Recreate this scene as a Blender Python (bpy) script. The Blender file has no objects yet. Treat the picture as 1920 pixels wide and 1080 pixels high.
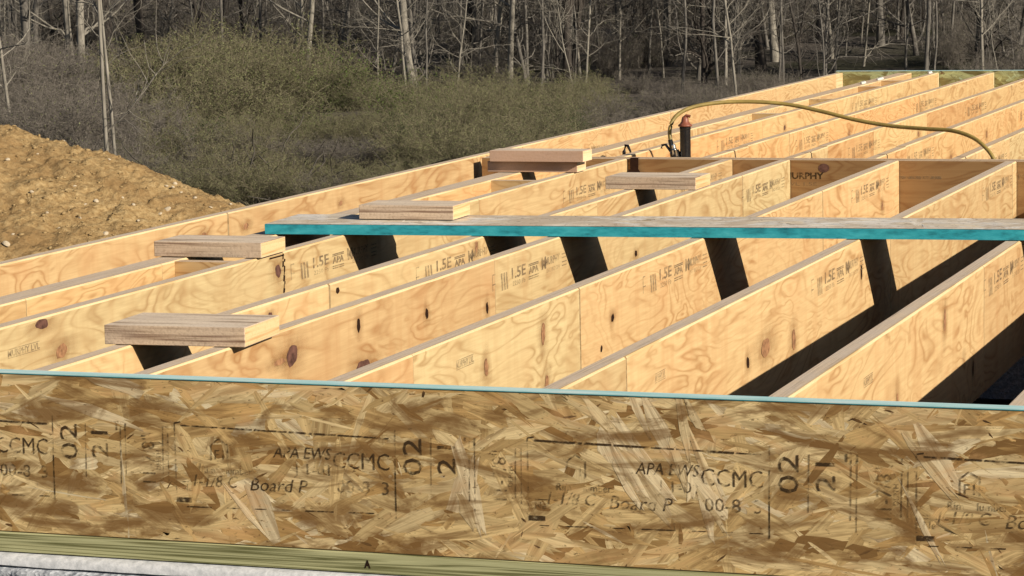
import bpy, math, random
import numpy as np
from mathutils import Vector, Matrix

# ------------------------------------------------------------------ camera, sky, sun, exposure
SC = bpy.context.scene
COL = SC.collection
CAM = np.array([1.0922, -4.4516, 0.7666])
YAW, PITCH, ROLL, FPX = 0.34019, -0.12364, -0.02036, 5157.3

def cam_axes():
    cy, sy = math.cos(YAW), math.sin(YAW)
    f = np.array([-sy * math.cos(PITCH), cy * math.cos(PITCH), math.sin(PITCH)])
    r = np.array([cy, sy, 0.0]); u = np.cross(r, f)
    return (r * math.cos(ROLL) + u * math.sin(ROLL), -r * math.sin(ROLL) + u * math.cos(ROLL), f)
R_, U_, F_ = cam_axes()
cd = bpy.data.cameras.new('camera'); cam = bpy.data.objects.new('camera', cd); COL.objects.link(cam)
cam.matrix_world = Matrix(((R_[0], U_[0], -F_[0], CAM[0]), (R_[1], U_[1], -F_[1], CAM[1]),
                           (R_[2], U_[2], -F_[2], CAM[2]), (0, 0, 0, 1)))
cd.sensor_width = 36; cd.lens = FPX / 1920 * 36; cd.clip_start = 0.05; cd.clip_end = 2000
SC.camera = cam

def ray(px, py): return F_ + R_ * (px - 960) / FPX - U_ * (py - 540) / FPX
def at_y(px, py, Y):
    d = ray(px, py); return CAM + d * ((Y - CAM[1]) / d[1])
def at_z(px, py, Z=0.0):
    d = ray(px, py); return CAM + d * ((Z - CAM[2]) / d[2])
def at_x(px, py, X):
    d = ray(px, py); return CAM + d * ((X - CAM[0]) / d[0])

SUN_TO = Vector((1.946, -0.75, 1.0)).normalized()
w = bpy.data.worlds.new('World'); SC.world = w; w.use_nodes = True
wn = w.node_tree.nodes; bg = wn['Background']
sky = wn.new('ShaderNodeTexSky'); sky.sky_type = 'NISHITA'; sky.sun_disc = False
sky.sun_elevation = math.asin(SUN_TO.z); sky.sun_rotation = math.atan2(SUN_TO.x, SUN_TO.y)
sky.air_density = 0.8; sky.dust_density = 0.8; sky.ozone_density = 1.0
w.node_tree.links.new(sky.outputs[0], bg.inputs[0]); bg.inputs[1].default_value = 0.05
sd = bpy.data.lights.new('sun', 'SUN'); sd.energy = 5.0; sd.angle = math.radians(0.5); sd.color = (1.0, 0.91, 0.76)
sun = bpy.data.objects.new('sun', sd); COL.objects.link(sun)
sun.rotation_euler = SUN_TO.to_track_quat('Z', 'Y').to_euler()
SC.view_settings.view_transform = 'Standard'; SC.view_settings.look = 'None'
SC.view_settings.exposure = 0.15; SC.view_settings.gamma = 1.0
SC.render.resolution_x = 1024; SC.render.resolution_y = 576
SC.cycles.max_bounces = 6; SC.cycles.diffuse_bounces = 1; SC.cycles.transparent_max_bounces = 12

# ------------------------------------------------------------------ helpers
def hexc(r, g, b):
    return tuple((c / 12.92 if c <= 0.04045 else ((c + 0.055) / 1.055) ** 2.4) for c in (r / 255, g / 255, b / 255))

class NT:
    def __init__(s, name, rough=0.8, spec=0.3):
        s.m = bpy.data.materials.new(name); s.m.use_nodes = True
        s.t = s.m.node_tree; s.n = s.t.nodes; s.b = s.n['Principled BSDF']
        s.b.inputs['Roughness'].default_value = rough
        s.b.inputs['Specular IOR Level'].default_value = spec
    def link(s, a, b): s.t.links.new(a, b)
    def put(s, sock, v):
        if hasattr(v, 'is_linked') or hasattr(v, 'links'): s.link(v, sock)
        elif isinstance(v, (tuple, list)) and len(v) == 3 and len(sock.default_value) == 4: sock.default_value = (*v, 1)
        else: sock.default_value = v
    def node(s, typ, ins=None, **kw):
        n = s.n.new(typ)
        for k, v in kw.items(): setattr(n, k, v)
        for k, v in (ins or {}).items(): s.put(n.inputs[k], v)
        return n
    def math(s, op, a, b=0.0, c=0.0, clamp=False):
        n = s.node('ShaderNodeMath', {0: a, 1: b, 2: c}, operation=op); n.use_clamp = clamp; return n.outputs[0]
    def vmath(s, op, a, b=(0, 0, 0)): return s.node('ShaderNodeVectorMath', {0: a, 1: b}, operation=op).outputs[0]
    def ramp(s, f, stops, interp='LINEAR'):
        n = s.node('ShaderNodeValToRGB', {0: f}); n.color_ramp.interpolation = interp
        e = n.color_ramp.elements
        while len(e) < len(stops): e.new(0.5)
        for k, (p, c) in enumerate(stops):
            e[k].position = p; e[k].color = (*c, 1) if isinstance(c, (tuple, list)) else (c, c, c, 1)
        return n.outputs[0]
    def mix(s, f, a, b, mode='MIX'):
        n = s.node('ShaderNodeMix', data_type='RGBA', blend_type=mode)
        s.put(n.inputs[0], f); s.put(n.inputs[6], a); s.put(n.inputs[7], b); return n.outputs[2]
    def noise(s, vec, scale, detail=3.0, rough=0.55, dist=0.0):
        return s.node('ShaderNodeTexNoise', {'Vector': vec, 'Scale': scale, 'Detail': detail, 'Roughness': rough, 'Distortion': dist}).outputs[0]
    def coords(s): return s.node('ShaderNodeTexCoord').outputs['Object']
    def rand(s): return s.node('ShaderNodeObjectInfo').outputs['Random']
    def rcoords(s):
        r = s.math('MULTIPLY', s.rand(), 53.0)
        cv = s.node('ShaderNodeCombineXYZ', {0: r, 1: s.math('MULTIPLY', r, 1.7), 2: s.math('MULTIPLY', r, 2.3)}).outputs[0]
        return s.vmath('ADD', s.coords(), cv)
    def base(s, c): s.put(s.b.inputs['Base Color'], c)
    def bump(s, h, strength=0.3, dist=0.002):
        n = s.node('ShaderNodeBump', {'Height': h, 'Strength': strength, 'Distance': dist}); s.link(n.outputs[0], s.b.inputs['Normal'])

def link(o, parent=None):
    COL.objects.link(o)
    if parent is not None: o.parent = parent
    return o
def tag(o, label=None, cat=None, group=None, kind=None):
    if label: o['label'] = label
    if cat: o['category'] = cat
    if group: o['group'] = group
    if kind: o['kind'] = kind
    return o
def thing(name, loc, label, cat, group=None):
    o = bpy.data.objects.new(name, None); o.empty_display_size = 0.1
    o.location = loc; link(o); return tag(o, label, cat, group)
def wloc(p):
    v = Vector((0, 0, 0))
    while p is not None: v = v + p.location; p = p.parent
    return v
def mesh(name, V, Fc, mats, parent=None, mi=None, smooth=False):
    """one mesh object; V in world coordinates, shifted to its parent's origin"""
    V = np.asarray(V, float)
    off = np.array(wloc(parent)) if parent is not None else np.zeros(3)
    me = bpy.data.meshes.new(name); me.from_pydata((V - off).tolist(), [], [list(map(int, f)) for f in Fc])
    for m in (mats if isinstance(mats, (list, tuple)) else [mats]): me.materials.append(m)
    if mi is not None: me.polygons.foreach_set('material_index', np.asarray(mi, dtype=np.int32))
    if smooth: me.polygons.foreach_set('use_smooth', np.ones(len(me.polygons), dtype=bool))
    me.update()
    return link(bpy.data.objects.new(name, me), parent)
def fast_data(name, V, Q, mats, T=None, mi=None, smooth=False, col=None):
    V = np.asarray(V, np.float32); Q = np.asarray(Q, np.int32).reshape(-1, 4)
    T = np.zeros((0, 3), np.int32) if T is None else np.asarray(T, np.int32).reshape(-1, 3)
    me = bpy.data.meshes.new(name); me.vertices.add(len(V)); me.vertices.foreach_set('co', V.ravel())
    me.loops.add(Q.size + T.size); me.loops.foreach_set('vertex_index', np.concatenate([Q.ravel(), T.ravel()]))
    me.polygons.add(len(Q) + len(T))
    tot = np.concatenate([np.full(len(Q), 4), np.full(len(T), 3)]).astype(np.int32)
    me.polygons.foreach_set('loop_start', np.concatenate([[0], np.cumsum(tot)[:-1]]).astype(np.int32))
    for m in (mats if isinstance(mats, (list, tuple)) else [mats]): me.materials.append(m)
    if mi is not None: me.polygons.foreach_set('material_index', np.asarray(mi, np.int32))
    if smooth: me.polygons.foreach_set('use_smooth', np.ones(len(Q) + len(T), dtype=bool))
    if col is not None:
        a = me.color_attributes.new('tone', 'FLOAT_COLOR', 'POINT')
        a.data.foreach_set('color', np.asarray(col, np.float32).ravel())
    me.update(); me.validate()
    return me

BF = [(0, 3, 2, 1), (4, 5, 6, 7), (0, 1, 5, 4), (1, 2, 6, 5), (2, 3, 7, 6), (3, 0, 4, 7)]  # bottom top front right back left
def boxv(x0, x1, y0, y1, z0, z1):
    return [(x0, y0, z0), (x1, y0, z0), (x1, y1, z0), (x0, y1, z0), (x0, y0, z1), (x1, y0, z1), (x1, y1, z1), (x0, y1, z1)]
def bevel_box(name, dims, mats, parent=None, bev=0.0015, mi=None, rot=0.0, seg=2, tilt=(0, 0)):
    import bmesh
    x0, x1, y0, y1, z0, z1 = dims
    c = Vector(((x0 + x1) / 2, (y0 + y1) / 2, z0))
    bm = bmesh.new()
    vs = [bm.verts.new(Vector(v) - c) for v in boxv(*dims)]
    for k, f in enumerate(BF):
        fc = bm.faces.new([vs[i] for i in f]); fc.material_index = mi[k] if mi else 0
    bmesh.ops.bevel(bm, geom=list(bm.edges), offset=bev, segments=seg, affect='EDGES', profile=0.6)
    me = bpy.data.meshes.new(name); bm.to_mesh(me); bm.free()
    for m in (mats if isinstance(mats, (list, tuple)) else [mats]): me.materials.append(m)
    o = link(bpy.data.objects.new(name, me), parent)
    o.location = c - (wloc(parent) if parent else Vector()); o.rotation_euler = (tilt[0], tilt[1], rot)
    return o

def tubes(P, R, sides):
    """P (N,K,3), R (N,K) -> verts, quads"""
    P = np.asarray(P, float); R = np.asarray(R, float); N, K, _ = P.shape
    Tn = np.gradient(P, axis=1); Tn /= np.linalg.norm(Tn, axis=2, keepdims=True) + 1e-9
    ref = np.where(np.abs(Tn[..., 2:3]) > 0.9, np.array([1.0, 0, 0]), np.array([0, 0, 1.0]))
    A = np.cross(Tn, ref); A /= np.linalg.norm(A, axis=2, keepdims=True) + 1e-9
    B = np.cross(Tn, A)
    th = np.arange(sides) * 2 * np.pi / sides
    V = P[:, :, None, :] + R[:, :, None, None] * (np.cos(th)[None, None, :, None] * A[:, :, None, :] + np.sin(th)[None, None, :, None] * B[:, :, None, :])
    n, k, s = np.meshgrid(np.arange(N), np.arange(K - 1), np.arange(sides), indexing='ij')
    s2 = (s + 1) % sides
    idx = lambda a, b, c: (a * K + b) * sides + c
    Q = np.stack([idx(n, k, s), idx(n, k, s2), idx(n, k + 1, s2), idx(n, k + 1, s)], -1).reshape(-1, 4)
    return V.reshape(-1, 3), Q
def merge(parts):
    Vs, Qs, o = [], [], 0
    for V, Q in parts: Vs.append(V); Qs.append(np.asarray(Q) + o); o += len(V)
    return np.concatenate(Vs), np.concatenate(Qs)
def lathe(prof, n, c, axis=(0, 0, 1)):
    ax = Vector(axis).normalized(); a = ax.orthogonal().normalized(); b = ax.cross(a)
    V = []
    for r, h in prof:
        for k in range(n):
            t = 2 * math.pi * k / n; V.append(tuple(Vector(c) + ax * h + (a * math.cos(t) + b * math.sin(t)) * r))
    Fc = [(i * n + k, i * n + (k + 1) % n, (i + 1) * n + (k + 1) % n, (i + 1) * n + k) for i in range(len(prof) - 1) for k in range(n)]
    Fc.append(tuple(range(n))[::-1]); Fc.append(tuple((len(prof) - 1) * n + k for k in range(n)))
    return V, Fc
def spline(pts, n):
    p = np.asarray(pts, float); p = np.vstack([2 * p[0] - p[1], p, 2 * p[-1] - p[-2]]); out = []
    m = len(p) - 3
    for t in np.linspace(0, m - 1e-6, n):
        i = int(t); u = t - i; a, b, c, d = p[i:i + 4]
        out.append(0.5 * ((2 * b) + (c - a) * u + (2 * a - 5 * b + 4 * c - d) * u * u + (3 * b - a - 3 * c + d) * u ** 3))
    return np.array(out)

# value noise for terrain
_rs = np.random.RandomState(5); _G = _rs.rand(256, 256)
def vnoise(x, y):
    xi = np.floor(x).astype(int); yi = np.floor(y).astype(int); fx = x - xi; fy = y - yi
    fx = fx * fx * (3 - 2 * fx); fy = fy * fy * (3 - 2 * fy)
    g = lambda a, b: _G[a % 256, b % 256]
    return (g(xi, yi) * (1 - fx) + g(xi + 1, yi) * fx) * (1 - fy) + (g(xi, yi + 1) * (1 - fx) + g(xi + 1, yi + 1) * fx) * fy
def fbm(x, y, o=4, gain=0.5):
    s = 0; a = 1; t = 0
    for k in range(o): s = s + a * vnoise(x * 2 ** k + 17 * k, y * 2 ** k + 9 * k); t += a; a *= gain
    return s / t

# ------------------------------------------------------------------ materials
def mat_lvl(name, tint=(1, 1, 1), lo=(0.45, 0.26, 0.11), hi=(0.71, 0.51, 0.26)):
    t = NT(name, 0.62, 0.25); c = t.rcoords(); rnd = t.rand()
    m1 = t.node('ShaderNodeMapping', {'Vector': c, 'Scale': (1, 0.8, 3.0)}).outputs[0]
    n = t.noise(m1, 2.5, 2.6, 0.5, 0.95)
    band = t.math('FRACT', t.math('MULTIPLY', n, t.math('ADD', 7.0, t.math('MULTIPLY', t.math('FRACT', t.math('MULTIPLY', rnd, 3.7)), 7.0))))
    line = t.ramp(band, [(0.0, 0.35), (0.2, 0.0), (0.6, 0.15), (0.85, 1.0), (1.0, 0.35)])
    big = t.noise(t.node('ShaderNodeMapping', {'Vector': c, 'Scale': (1, 1.3, 2.0)}).outputs[0], 3.0, 2.0)
    amt = t.ramp(big, [(0.36, 0.3), (0.60, 1.0)])
    fine = t.noise(t.node('ShaderNodeMapping', {'Vector': c, 'Scale': (1, 7, 150)}).outputs[0], 1.0, 3.0, 0.6)
    k = t.math('MULTIPLY', line, amt)
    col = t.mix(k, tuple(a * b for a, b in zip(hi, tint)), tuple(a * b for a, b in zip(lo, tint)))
    col = t.mix(t.ramp(fine, [(0.35, 0.28), (0.65, 0.0)]), col, tuple(a * b * 0.85 for a, b in zip(lo, tint)))
    blot = t.noise(c, 5.0, 2.0)
    col = t.mix(t.ramp(blot, [(0.55, 0.0), (0.78, 0.4)]), col, tuple(a * b for a, b in zip((0.60, 0.33, 0.15), tint)))
    # small tight knots
    vo = t.node('ShaderNodeTexVoronoi', {'Vector': t.node('ShaderNodeMapping', {'Vector': c, 'Scale': (0.01, 0.8, 1.0)}).outputs[0], 'Scale': 5.5})
    dd = t.math('ADD', vo.outputs['Distance'], t.math('MULTIPLY', t.noise(c, 40.0, 2.0), 0.03))
    sel = t.math('GREATER_THAN', t.node('ShaderNodeSeparateColor', {0: vo.outputs['Color']}).outputs[0], 0.90)
    kn = t.math('MULTIPLY', t.ramp(dd, [(0.055, 1.0), (0.085, 0.45), (0.2, 0.0)]), sel)
    col = t.mix(kn, col, (0.17, 0.075, 0.03))
    strk = t.noise(t.node('ShaderNodeMapping', {'Vector': c, 'Scale': (1, 16, 2.2)}).outputs[0], 1.0, 3.0, 0.6)
    col = t.mix(t.ramp(strk, [(0.48, 0.0), (0.66, 0.42)]), col, tuple(a * b for a, b in zip((0.55, 0.33, 0.15), tint)))
    hs = t.node('ShaderNodeHueSaturation', {'Hue': t.math('ADD', 0.5, t.math('MULTIPLY', t.math('SUBTRACT', rnd, 0.5), -0.022)), 'Saturation': t.math('ADD', 0.93, t.math('MULTIPLY', rnd, 0.14)),
                                           'Value': t.math('ADD', 0.88, t.math('MULTIPLY', t.math('FRACT', t.math('MULTIPLY', rnd, 7.31)), 0.22)), 'Color': col})
    t.base(hs.outputs[0]); t.bump(t.math('ADD', fine, t.math('MULTIPLY', line, 0.6)), 0.15, 0.001)
    return t.m
def mat_plies(name, axis, light, dark, n=260, extra=0.5, grey=(0.36, 0.31, 0.27)):
    """cut edge of laminated veneer: layers stacked along one axis"""
    t = NT(name, 0.8, 0.2); c = t.rcoords()
    sc = [3.0, 3.0, 3.0]; sc[axis] = n
    lam = t.noise(t.node('ShaderNodeMapping', {'Vector': c, 'Scale': tuple(sc)}).outputs[0], 1.0, 2.0, 0.7)
    col = t.mix(t.ramp(lam, [(0.36, 1.0), (0.47, 0.25), (0.6, 0.0)]), light, dark)
    bl = t.noise(c, 14.0, 4.0, 0.65)
    col = t.mix(t.ramp(bl, [(0.4, 0.0), (0.62, extra)]), col, grey)
    sp = t.noise(c, 160.0, 2.0, 0.6)
    col = t.mix(t.ramp(sp, [(0.3, 0.35), (0.5, 0.0)]), col, dark)
    t.base(col); t.bump(t.math('ADD', lam, sp), 0.4, 0.0015); return t.m
M_LVL = mat_lvl('veneer_face')
M_LVLB = mat_lvl('veneer_face_orange', (1.05, 0.97, 0.90))
M_EDGE = mat_plies('veneer_pale_edge', 2, (0.80, 0.60, 0.34), (0.62, 0.42, 0.2), 60, 0.0)
M_TOP = mat_plies('laminated_top_edge', 0, (0.76, 0.59, 0.42), (0.50, 0.38, 0.27), 330, 0.6, (0.68, 0.56, 0.45))
M_TOPB = mat_plies('laminated_top_edge_fresh', 0, (0.76, 0.57, 0.38), (0.52, 0.36, 0.23), 330, 0.3, (0.62, 0.47, 0.36))
M_BEAM = mat_lvl('beam_face', (0.50, 0.40, 0.33))  # darker, browner wood of the cross beam
M_CUT_F = mat_plies('offcut_front', 2, (0.70, 0.54, 0.39), (0.26, 0.165, 0.11), 125, 0.22, (0.52, 0.40, 0.31))
M_CUT_E = mat_plies('offcut_end', 2, (0.80, 0.56, 0.30), (0.58, 0.36, 0.16), 150, 0.0)
M_CUT_T = mat_plies('offcut_weathered_top', 1, (0.86, 0.70, 0.53), (0.40, 0.28, 0.19), 34, 0.4, (0.74, 0.61, 0.49))
M_PINE_F = mat_plies('lumber_face', 2, (0.62, 0.41, 0.29), (0.46, 0.27, 0.17), 40, 0.2, (0.5, 0.35, 0.27))
M_PINE_E = mat_plies('lumber_end', 2, (0.90, 0.68, 0.42), (0.78, 0.5, 0.26), 70, 0.0)

def mat_osb(name, hue=(1, 1, 1), dk=(0.30, 0.18, 0.07)):
    t = NT(name, 0.7, 0.3)
    a = t.node('ShaderNodeAttribute', attribute_name='tone').outputs['Color']
    uv = t.node('ShaderNodeUVMap', uv_map='grain').outputs[0]
    g = t.noise(t.node('ShaderNodeMapping', {'Vector': uv, 'Scale': (9, 300, 1)}).outputs[0], 1.0, 4.0, 0.7)
    g2 = t.noise(t.node('ShaderNodeMapping', {'Vector': uv, 'Scale': (7, 70, 1)}).outputs[0], 1.0, 3.0, 0.6)
    col = t.mix(t.ramp(g, [(0.3, 0.4), (0.58, 0.0)]), a, tuple(q * .85 for q in dk), 'MIX')
    col = t.mix(t.ramp(g2, [(0.36, 0.6), (0.54, 0.0)]), col, dk)
    oc = t.coords(); bl = t.noise(t.node('ShaderNodeMapping', {'Vector': oc, 'Scale': (6, 6, 19)}).outputs[0], 1.0, 5.0, 0.6, 0.8)
    col = t.mix(t.ramp(bl, [(0.36, 0.92), (0.44, 0.62), (0.49, 0.1), (0.53, 0.0)]), col, dk); col = t.mix(t.ramp(bl, [(0.54, 0.0), (0.66, 0.4)]), col, tuple(min(.85, 3.0 * q + .10) for q in dk))
    sp = t.noise(t.node('ShaderNodeMapping', {'Vector': oc, 'Scale': (60, 60, 140)}).outputs[0], 1.0, 3.0, 0.7); col = t.mix(t.ramp(sp, [(0.30, 0.85), (0.40, 0.0)]), col, (0.14, 0.08, 0.03))
    col = t.mix(1.0, col, hue, 'MULTIPLY')
    t.base(col); t.bump(t.math('ADD', g, g2), 0.35, 0.001); return t.m
M_OSB = mat_osb('strand_board', (1.14, 1.06, 0.92), (0.21, 0.115, 0.04))
M_OSBP = mat_osb('strand_board_weathered', (1.0, 0.98, 0.98), (0.60, 0.49, 0.36))
M_OSBG = mat_osb('strand_board_greenish', (0.72, 0.95, 0.85))  # greenish tint for the far rim
t = NT('board_core', 0.9, 0.1); t.base(t.ramp(t.noise(t.coords(), 40.0, 4.0), [(0.3, (0.2, 0.12, 0.05)), (0.7, (0.45, 0.31, 0.14))])); M_CORE = t.m
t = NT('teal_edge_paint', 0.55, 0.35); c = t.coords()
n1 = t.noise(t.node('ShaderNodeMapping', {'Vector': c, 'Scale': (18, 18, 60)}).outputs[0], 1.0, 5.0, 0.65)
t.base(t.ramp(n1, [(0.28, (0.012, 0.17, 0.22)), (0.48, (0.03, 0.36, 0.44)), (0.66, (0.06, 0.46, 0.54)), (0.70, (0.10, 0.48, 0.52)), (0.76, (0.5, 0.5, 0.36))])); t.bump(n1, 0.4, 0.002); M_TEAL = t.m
t = NT('teal_paint_sunlit', 0.5, 0.5); c = t.coords()  # same teal paint, colour lightened to hold the sun on top faces
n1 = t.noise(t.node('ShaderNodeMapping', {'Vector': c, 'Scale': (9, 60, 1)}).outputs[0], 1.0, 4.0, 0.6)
t.base(t.ramp(n1, [(0.3, (0.42, 0.74, 0.72)), (0.55, (0.62, 0.87, 0.84)), (0.75, (0.84, 0.92, 0.86))])); t.bump(n1, 0.3, 0.001); M_TEAL_SUN = t.m

t = NT('treated_pine', 0.75, 0.2); c = t.coords()
wv = t.noise(t.node('ShaderNodeMapping', {'Vector': c, 'Scale': (1.1, 1, 70)}).outputs[0], 1.0, 2.0, 0.45, 0.4)
bd = t.math('FRACT', t.math('MULTIPLY', wv, 6.0))
fine = t.noise(t.node('ShaderNodeMapping', {'Vector': c, 'Scale': (8, 1, 400)}).outputs[0], 1.0, 3.0)
col = t.mix(t.ramp(bd, [(0.0, 0.2), (0.4, 0.0), (0.78, 0.95), (1.0, 0.2)]), (0.56, 0.54, 0.29), (0.11, 0.11, 0.035))
col = t.mix(t.ramp(fine, [(0.3, 0.35), (0.6, 0.0)]), col, (0.25, 0.22, 0.09)); t.base(col); t.bump(bd, 0.1, 0.001); M_SILL = t.m

t = NT('foundation_concrete', 0.95, 0.1); c = t.coords()
v = t.node('ShaderNodeTexVoronoi', {'Vector': c, 'Scale': 95.0}); n1 = t.noise(c, 60.0, 5.0, 0.7)
col = t.mix(t.node('ShaderNodeSeparateColor', {0: v.outputs['Color']}).outputs[0], (0.36, 0.38, 0.41), (0.66, 0.68, 0.72))
col = t.mix(t.ramp(n1, [(0.35, 0.7), (0.6, 0.0)]), col, (0.22, 0.23, 0.25)); t.base(col)
t.bump(t.math('ADD', v.outputs['Distance'], n1), 0.6, 0.004); M_CONC = t.m
t = NT('sill_foam', 0.6, 0.3); c = t.coords(); n1 = t.noise(c, 55.0, 4.0, 0.6)
t.base(t.ramp(n1, [(0.3, (0.48, 0.49, 0.50)), (0.6, (0.72, 0.72, 0.73))])); t.bump(n1, 0.5, 0.003); M_FOAM = t.m

def mat_ink(name, col, thr=0.47, soft=0.1, alpha=1.0, sc=120.0):
    t = NT(name, 0.8, 0.1); t.base(col); c = t.coords()
    n = t.noise(c, sc, 3.0, 0.7); n2 = t.noise(c, 22.0, 2.0)
    a = t.ramp(t.math('ADD', t.math('MULTIPLY', n, 0.6), t.math('MULTIPLY', n2, 0.4)), [(thr - soft, 0.05), (thr + soft, alpha)])
    t.link(a, t.b.inputs['Alpha']); return t.m
M_INK = mat_ink('board_ink', (0.065, 0.038, 0.018), 0.465, 0.07, 0.88, 85.0)
M_INK_FAINT = mat_ink('board_ink_worn', (0.09, 0.055, 0.025), 0.50, 0.06, 0.7, 85.0)
M_STAMP = mat_ink('joist_ink', (0.20, 0.14, 0.09), 0.44, 0.1, 0.66, 90.0)
M_STAMP_FAINT = mat_ink('joist_ink_faint', (0.28, 0.20, 0.12), 0.45, 0.1, 0.55, 90.0)
def flat(name, col, rough=0.6, spec=0.3, metal=0.0, var=0.0, sc=30.0):
    t = NT(name, rough, spec); t.b.inputs['Metallic'].default_value = metal
    if var:
        n = t.noise(t.rcoords(), sc, 4.0, 0.6)
        t.base(t.ramp(n, [(0.3, tuple(c * (1 - var) for c in col)), (0.7, tuple(min(1, c * (1 + var)) for c in col))])); t.bump(n, 0.3, 0.002)
    else: t.base(col)
    return t.m
M_KNOT = flat('knot_dark', (0.13, 0.062, 0.045), 0.7, 0.2, 0, 0.55, 70.0)
M_KNOTB = flat('knot_brown', (0.33, 0.17, 0.085), 0.7, 0.2, 0, 0.5, 70.0)
M_KNOTK = flat('knot_hole', (0.03, 0.014, 0.008), 0.9, 0.1, 0, 0.3, 70.0)
M_BLACK = flat('black_plastic', (0.012, 0.011, 0.012), 0.22, 0.6, 0, 0.2, 40.0)
M_ORANGE = flat('orange_plastic', (0.26, 0.085, 0.05), 0.45, 0.4, 0, 0.25, 60.0)
M_STEEL = flat('brushed_aluminium', (0.62, 0.61, 0.58), 0.25, 0.5, 1.0, 0.15, 60.0)
M_HOSE = flat('yellow_hose', (0.31, 0.225, 0.065), 0.45, 0.4, 0, 0.22, 25.0)

# dirt, ground, stones
def mat_dirt():
    t = NT('dry_dirt', 0.95, 0.1); c = t.coords()
    n = t.noise(c, 2.2, 6.0, 0.62); n2 = t.noise(c, 24.0, 5.0, 0.65); n3 = t.noise(c, 1.1, 2.0)
    col = t.ramp(n2, [(0.28, (0.23, 0.14, 0.058)), (0.5, (0.40, 0.268, 0.122)), (0.72, (0.57, 0.415, 0.21))])
    col = t.mix(t.ramp(n, [(0.42, 0.0), (0.62, 0.65)]), col, (0.27, 0.165, 0.07))
    col = t.mix(t.ramp(n3, [(0.5, 0.0), (0.75, 0.3)]), col, (0.27, 0.16, 0.07))
    t.base(col); t.bump(t.math('ADD', n2, t.math('MULTIPLY', t.noise(c, 70.0, 4.0, 0.7), 0.5)), 0.9, 0.02); return t.m
M_DIRT = mat_dirt()
t = NT('clod_dirt', 0.95, 0.1); t.base(t.ramp(t.noise(t.coords(), 7.0, 4.0), [(0.3, (0.26, 0.17, 0.078)), (0.7, (0.46, 0.335, 0.17))])); t.bump(t.noise(t.coords(), 60.0, 4.0), 0.8, 0.006); M_CLOD = t.m
t = NT('pale_stone', 0.85, 0.2); n = t.noise(t.rcoords(), 30.0, 4.0); t.base(t.ramp(n, [(0.3, (0.42, 0.33, 0.22)), (0.7, (0.68, 0.58, 0.43))])); t.bump(n, 0.5, 0.004); M_STONE = t.m
t = NT('ground_cover', 0.95, 0.1); c = t.coords(); n = t.noise(c, 0.35, 5.0, 0.6); n2 = t.noise(c, 9.0, 6.0, 0.7)
litter = t.ramp(n2, [(0.25, (0.04, 0.034, 0.029)), (0.5, (0.11, 0.095, 0.082)), (0.75, (0.19, 0.165, 0.142))])
grass = t.ramp(n2, [(0.25, (0.015, 0.016, 0.009)), (0.6, (0.045, 0.046, 0.024)), (0.8, (0.09, 0.085, 0.05))])
t.base(t.mix(t.ramp(n, [(0.45, 0.0), (0.6, 0.8)]), litter, grass)); t.bump(n2, 1.0, 0.08); M_GROUND = t.m

def mat_bark(name, a, b, lich=0.25):
    t = NT(name, 0.95, 0.1); c = t.rcoords()
    n = t.noise(t.node('ShaderNodeMapping', {'Vector': c, 'Scale': (30, 30, 5)}).outputs[0], 1.0, 4.0, 0.65); n2 = t.noise(c, 2.0, 3.0)
    col = t.ramp(n, [(0.3, a), (0.7, b)])
    col = t.mix(t.ramp(n2, [(0.55, 0.0), (0.75, lich)]), col, tuple(min(1, x * 1.6) for x in b)); t.base(col); t.bump(n, 0.6, 0.01); return t.m
M_BARK = mat_bark('grey_bark', (0.085, 0.077, 0.068), (0.22, 0.2, 0.174))
M_BARKP = mat_bark('pale_bark', (0.15, 0.135, 0.113), (0.33, 0.30, 0.25), 0.35)
M_BARKD = mat_bark('dark_bark', (0.035, 0.03, 0.026), (0.09, 0.077, 0.067), 0.1)
def mat_leaf(name, a, b):
    t = NT(name, 0.7, 0.2); t.base(t.mix(t.noise(t.rcoords(), 3.0, 3.0), a, b)); return t.m
M_TWIG = mat_bark('shrub_twigs', (0.12, 0.105, 0.065), (0.27, 0.235, 0.155), 0.2)
M_TWIGB = mat_bark('brown_twigs', (0.118, 0.103, 0.086), (0.265, 0.233, 0.198), 0.2)
M_TWIGD = mat_bark('dead_sticks', (0.03, 0.026, 0.022), (0.13, 0.115, 0.095), 0.3)
M_LEAF = mat_leaf('olive_leaves', (0.165, 0.185, 0.07), (0.24, 0.25, 0.115))
M_LEAFG = mat_leaf('fresh_leaves', (0.08, 0.125, 0.025), (0.14, 0.185, 0.05))
M_LEAFD = mat_leaf('deep_green_leaves', (0.028, 0.05, 0.015), (0.06, 0.09, 0.03))

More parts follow.
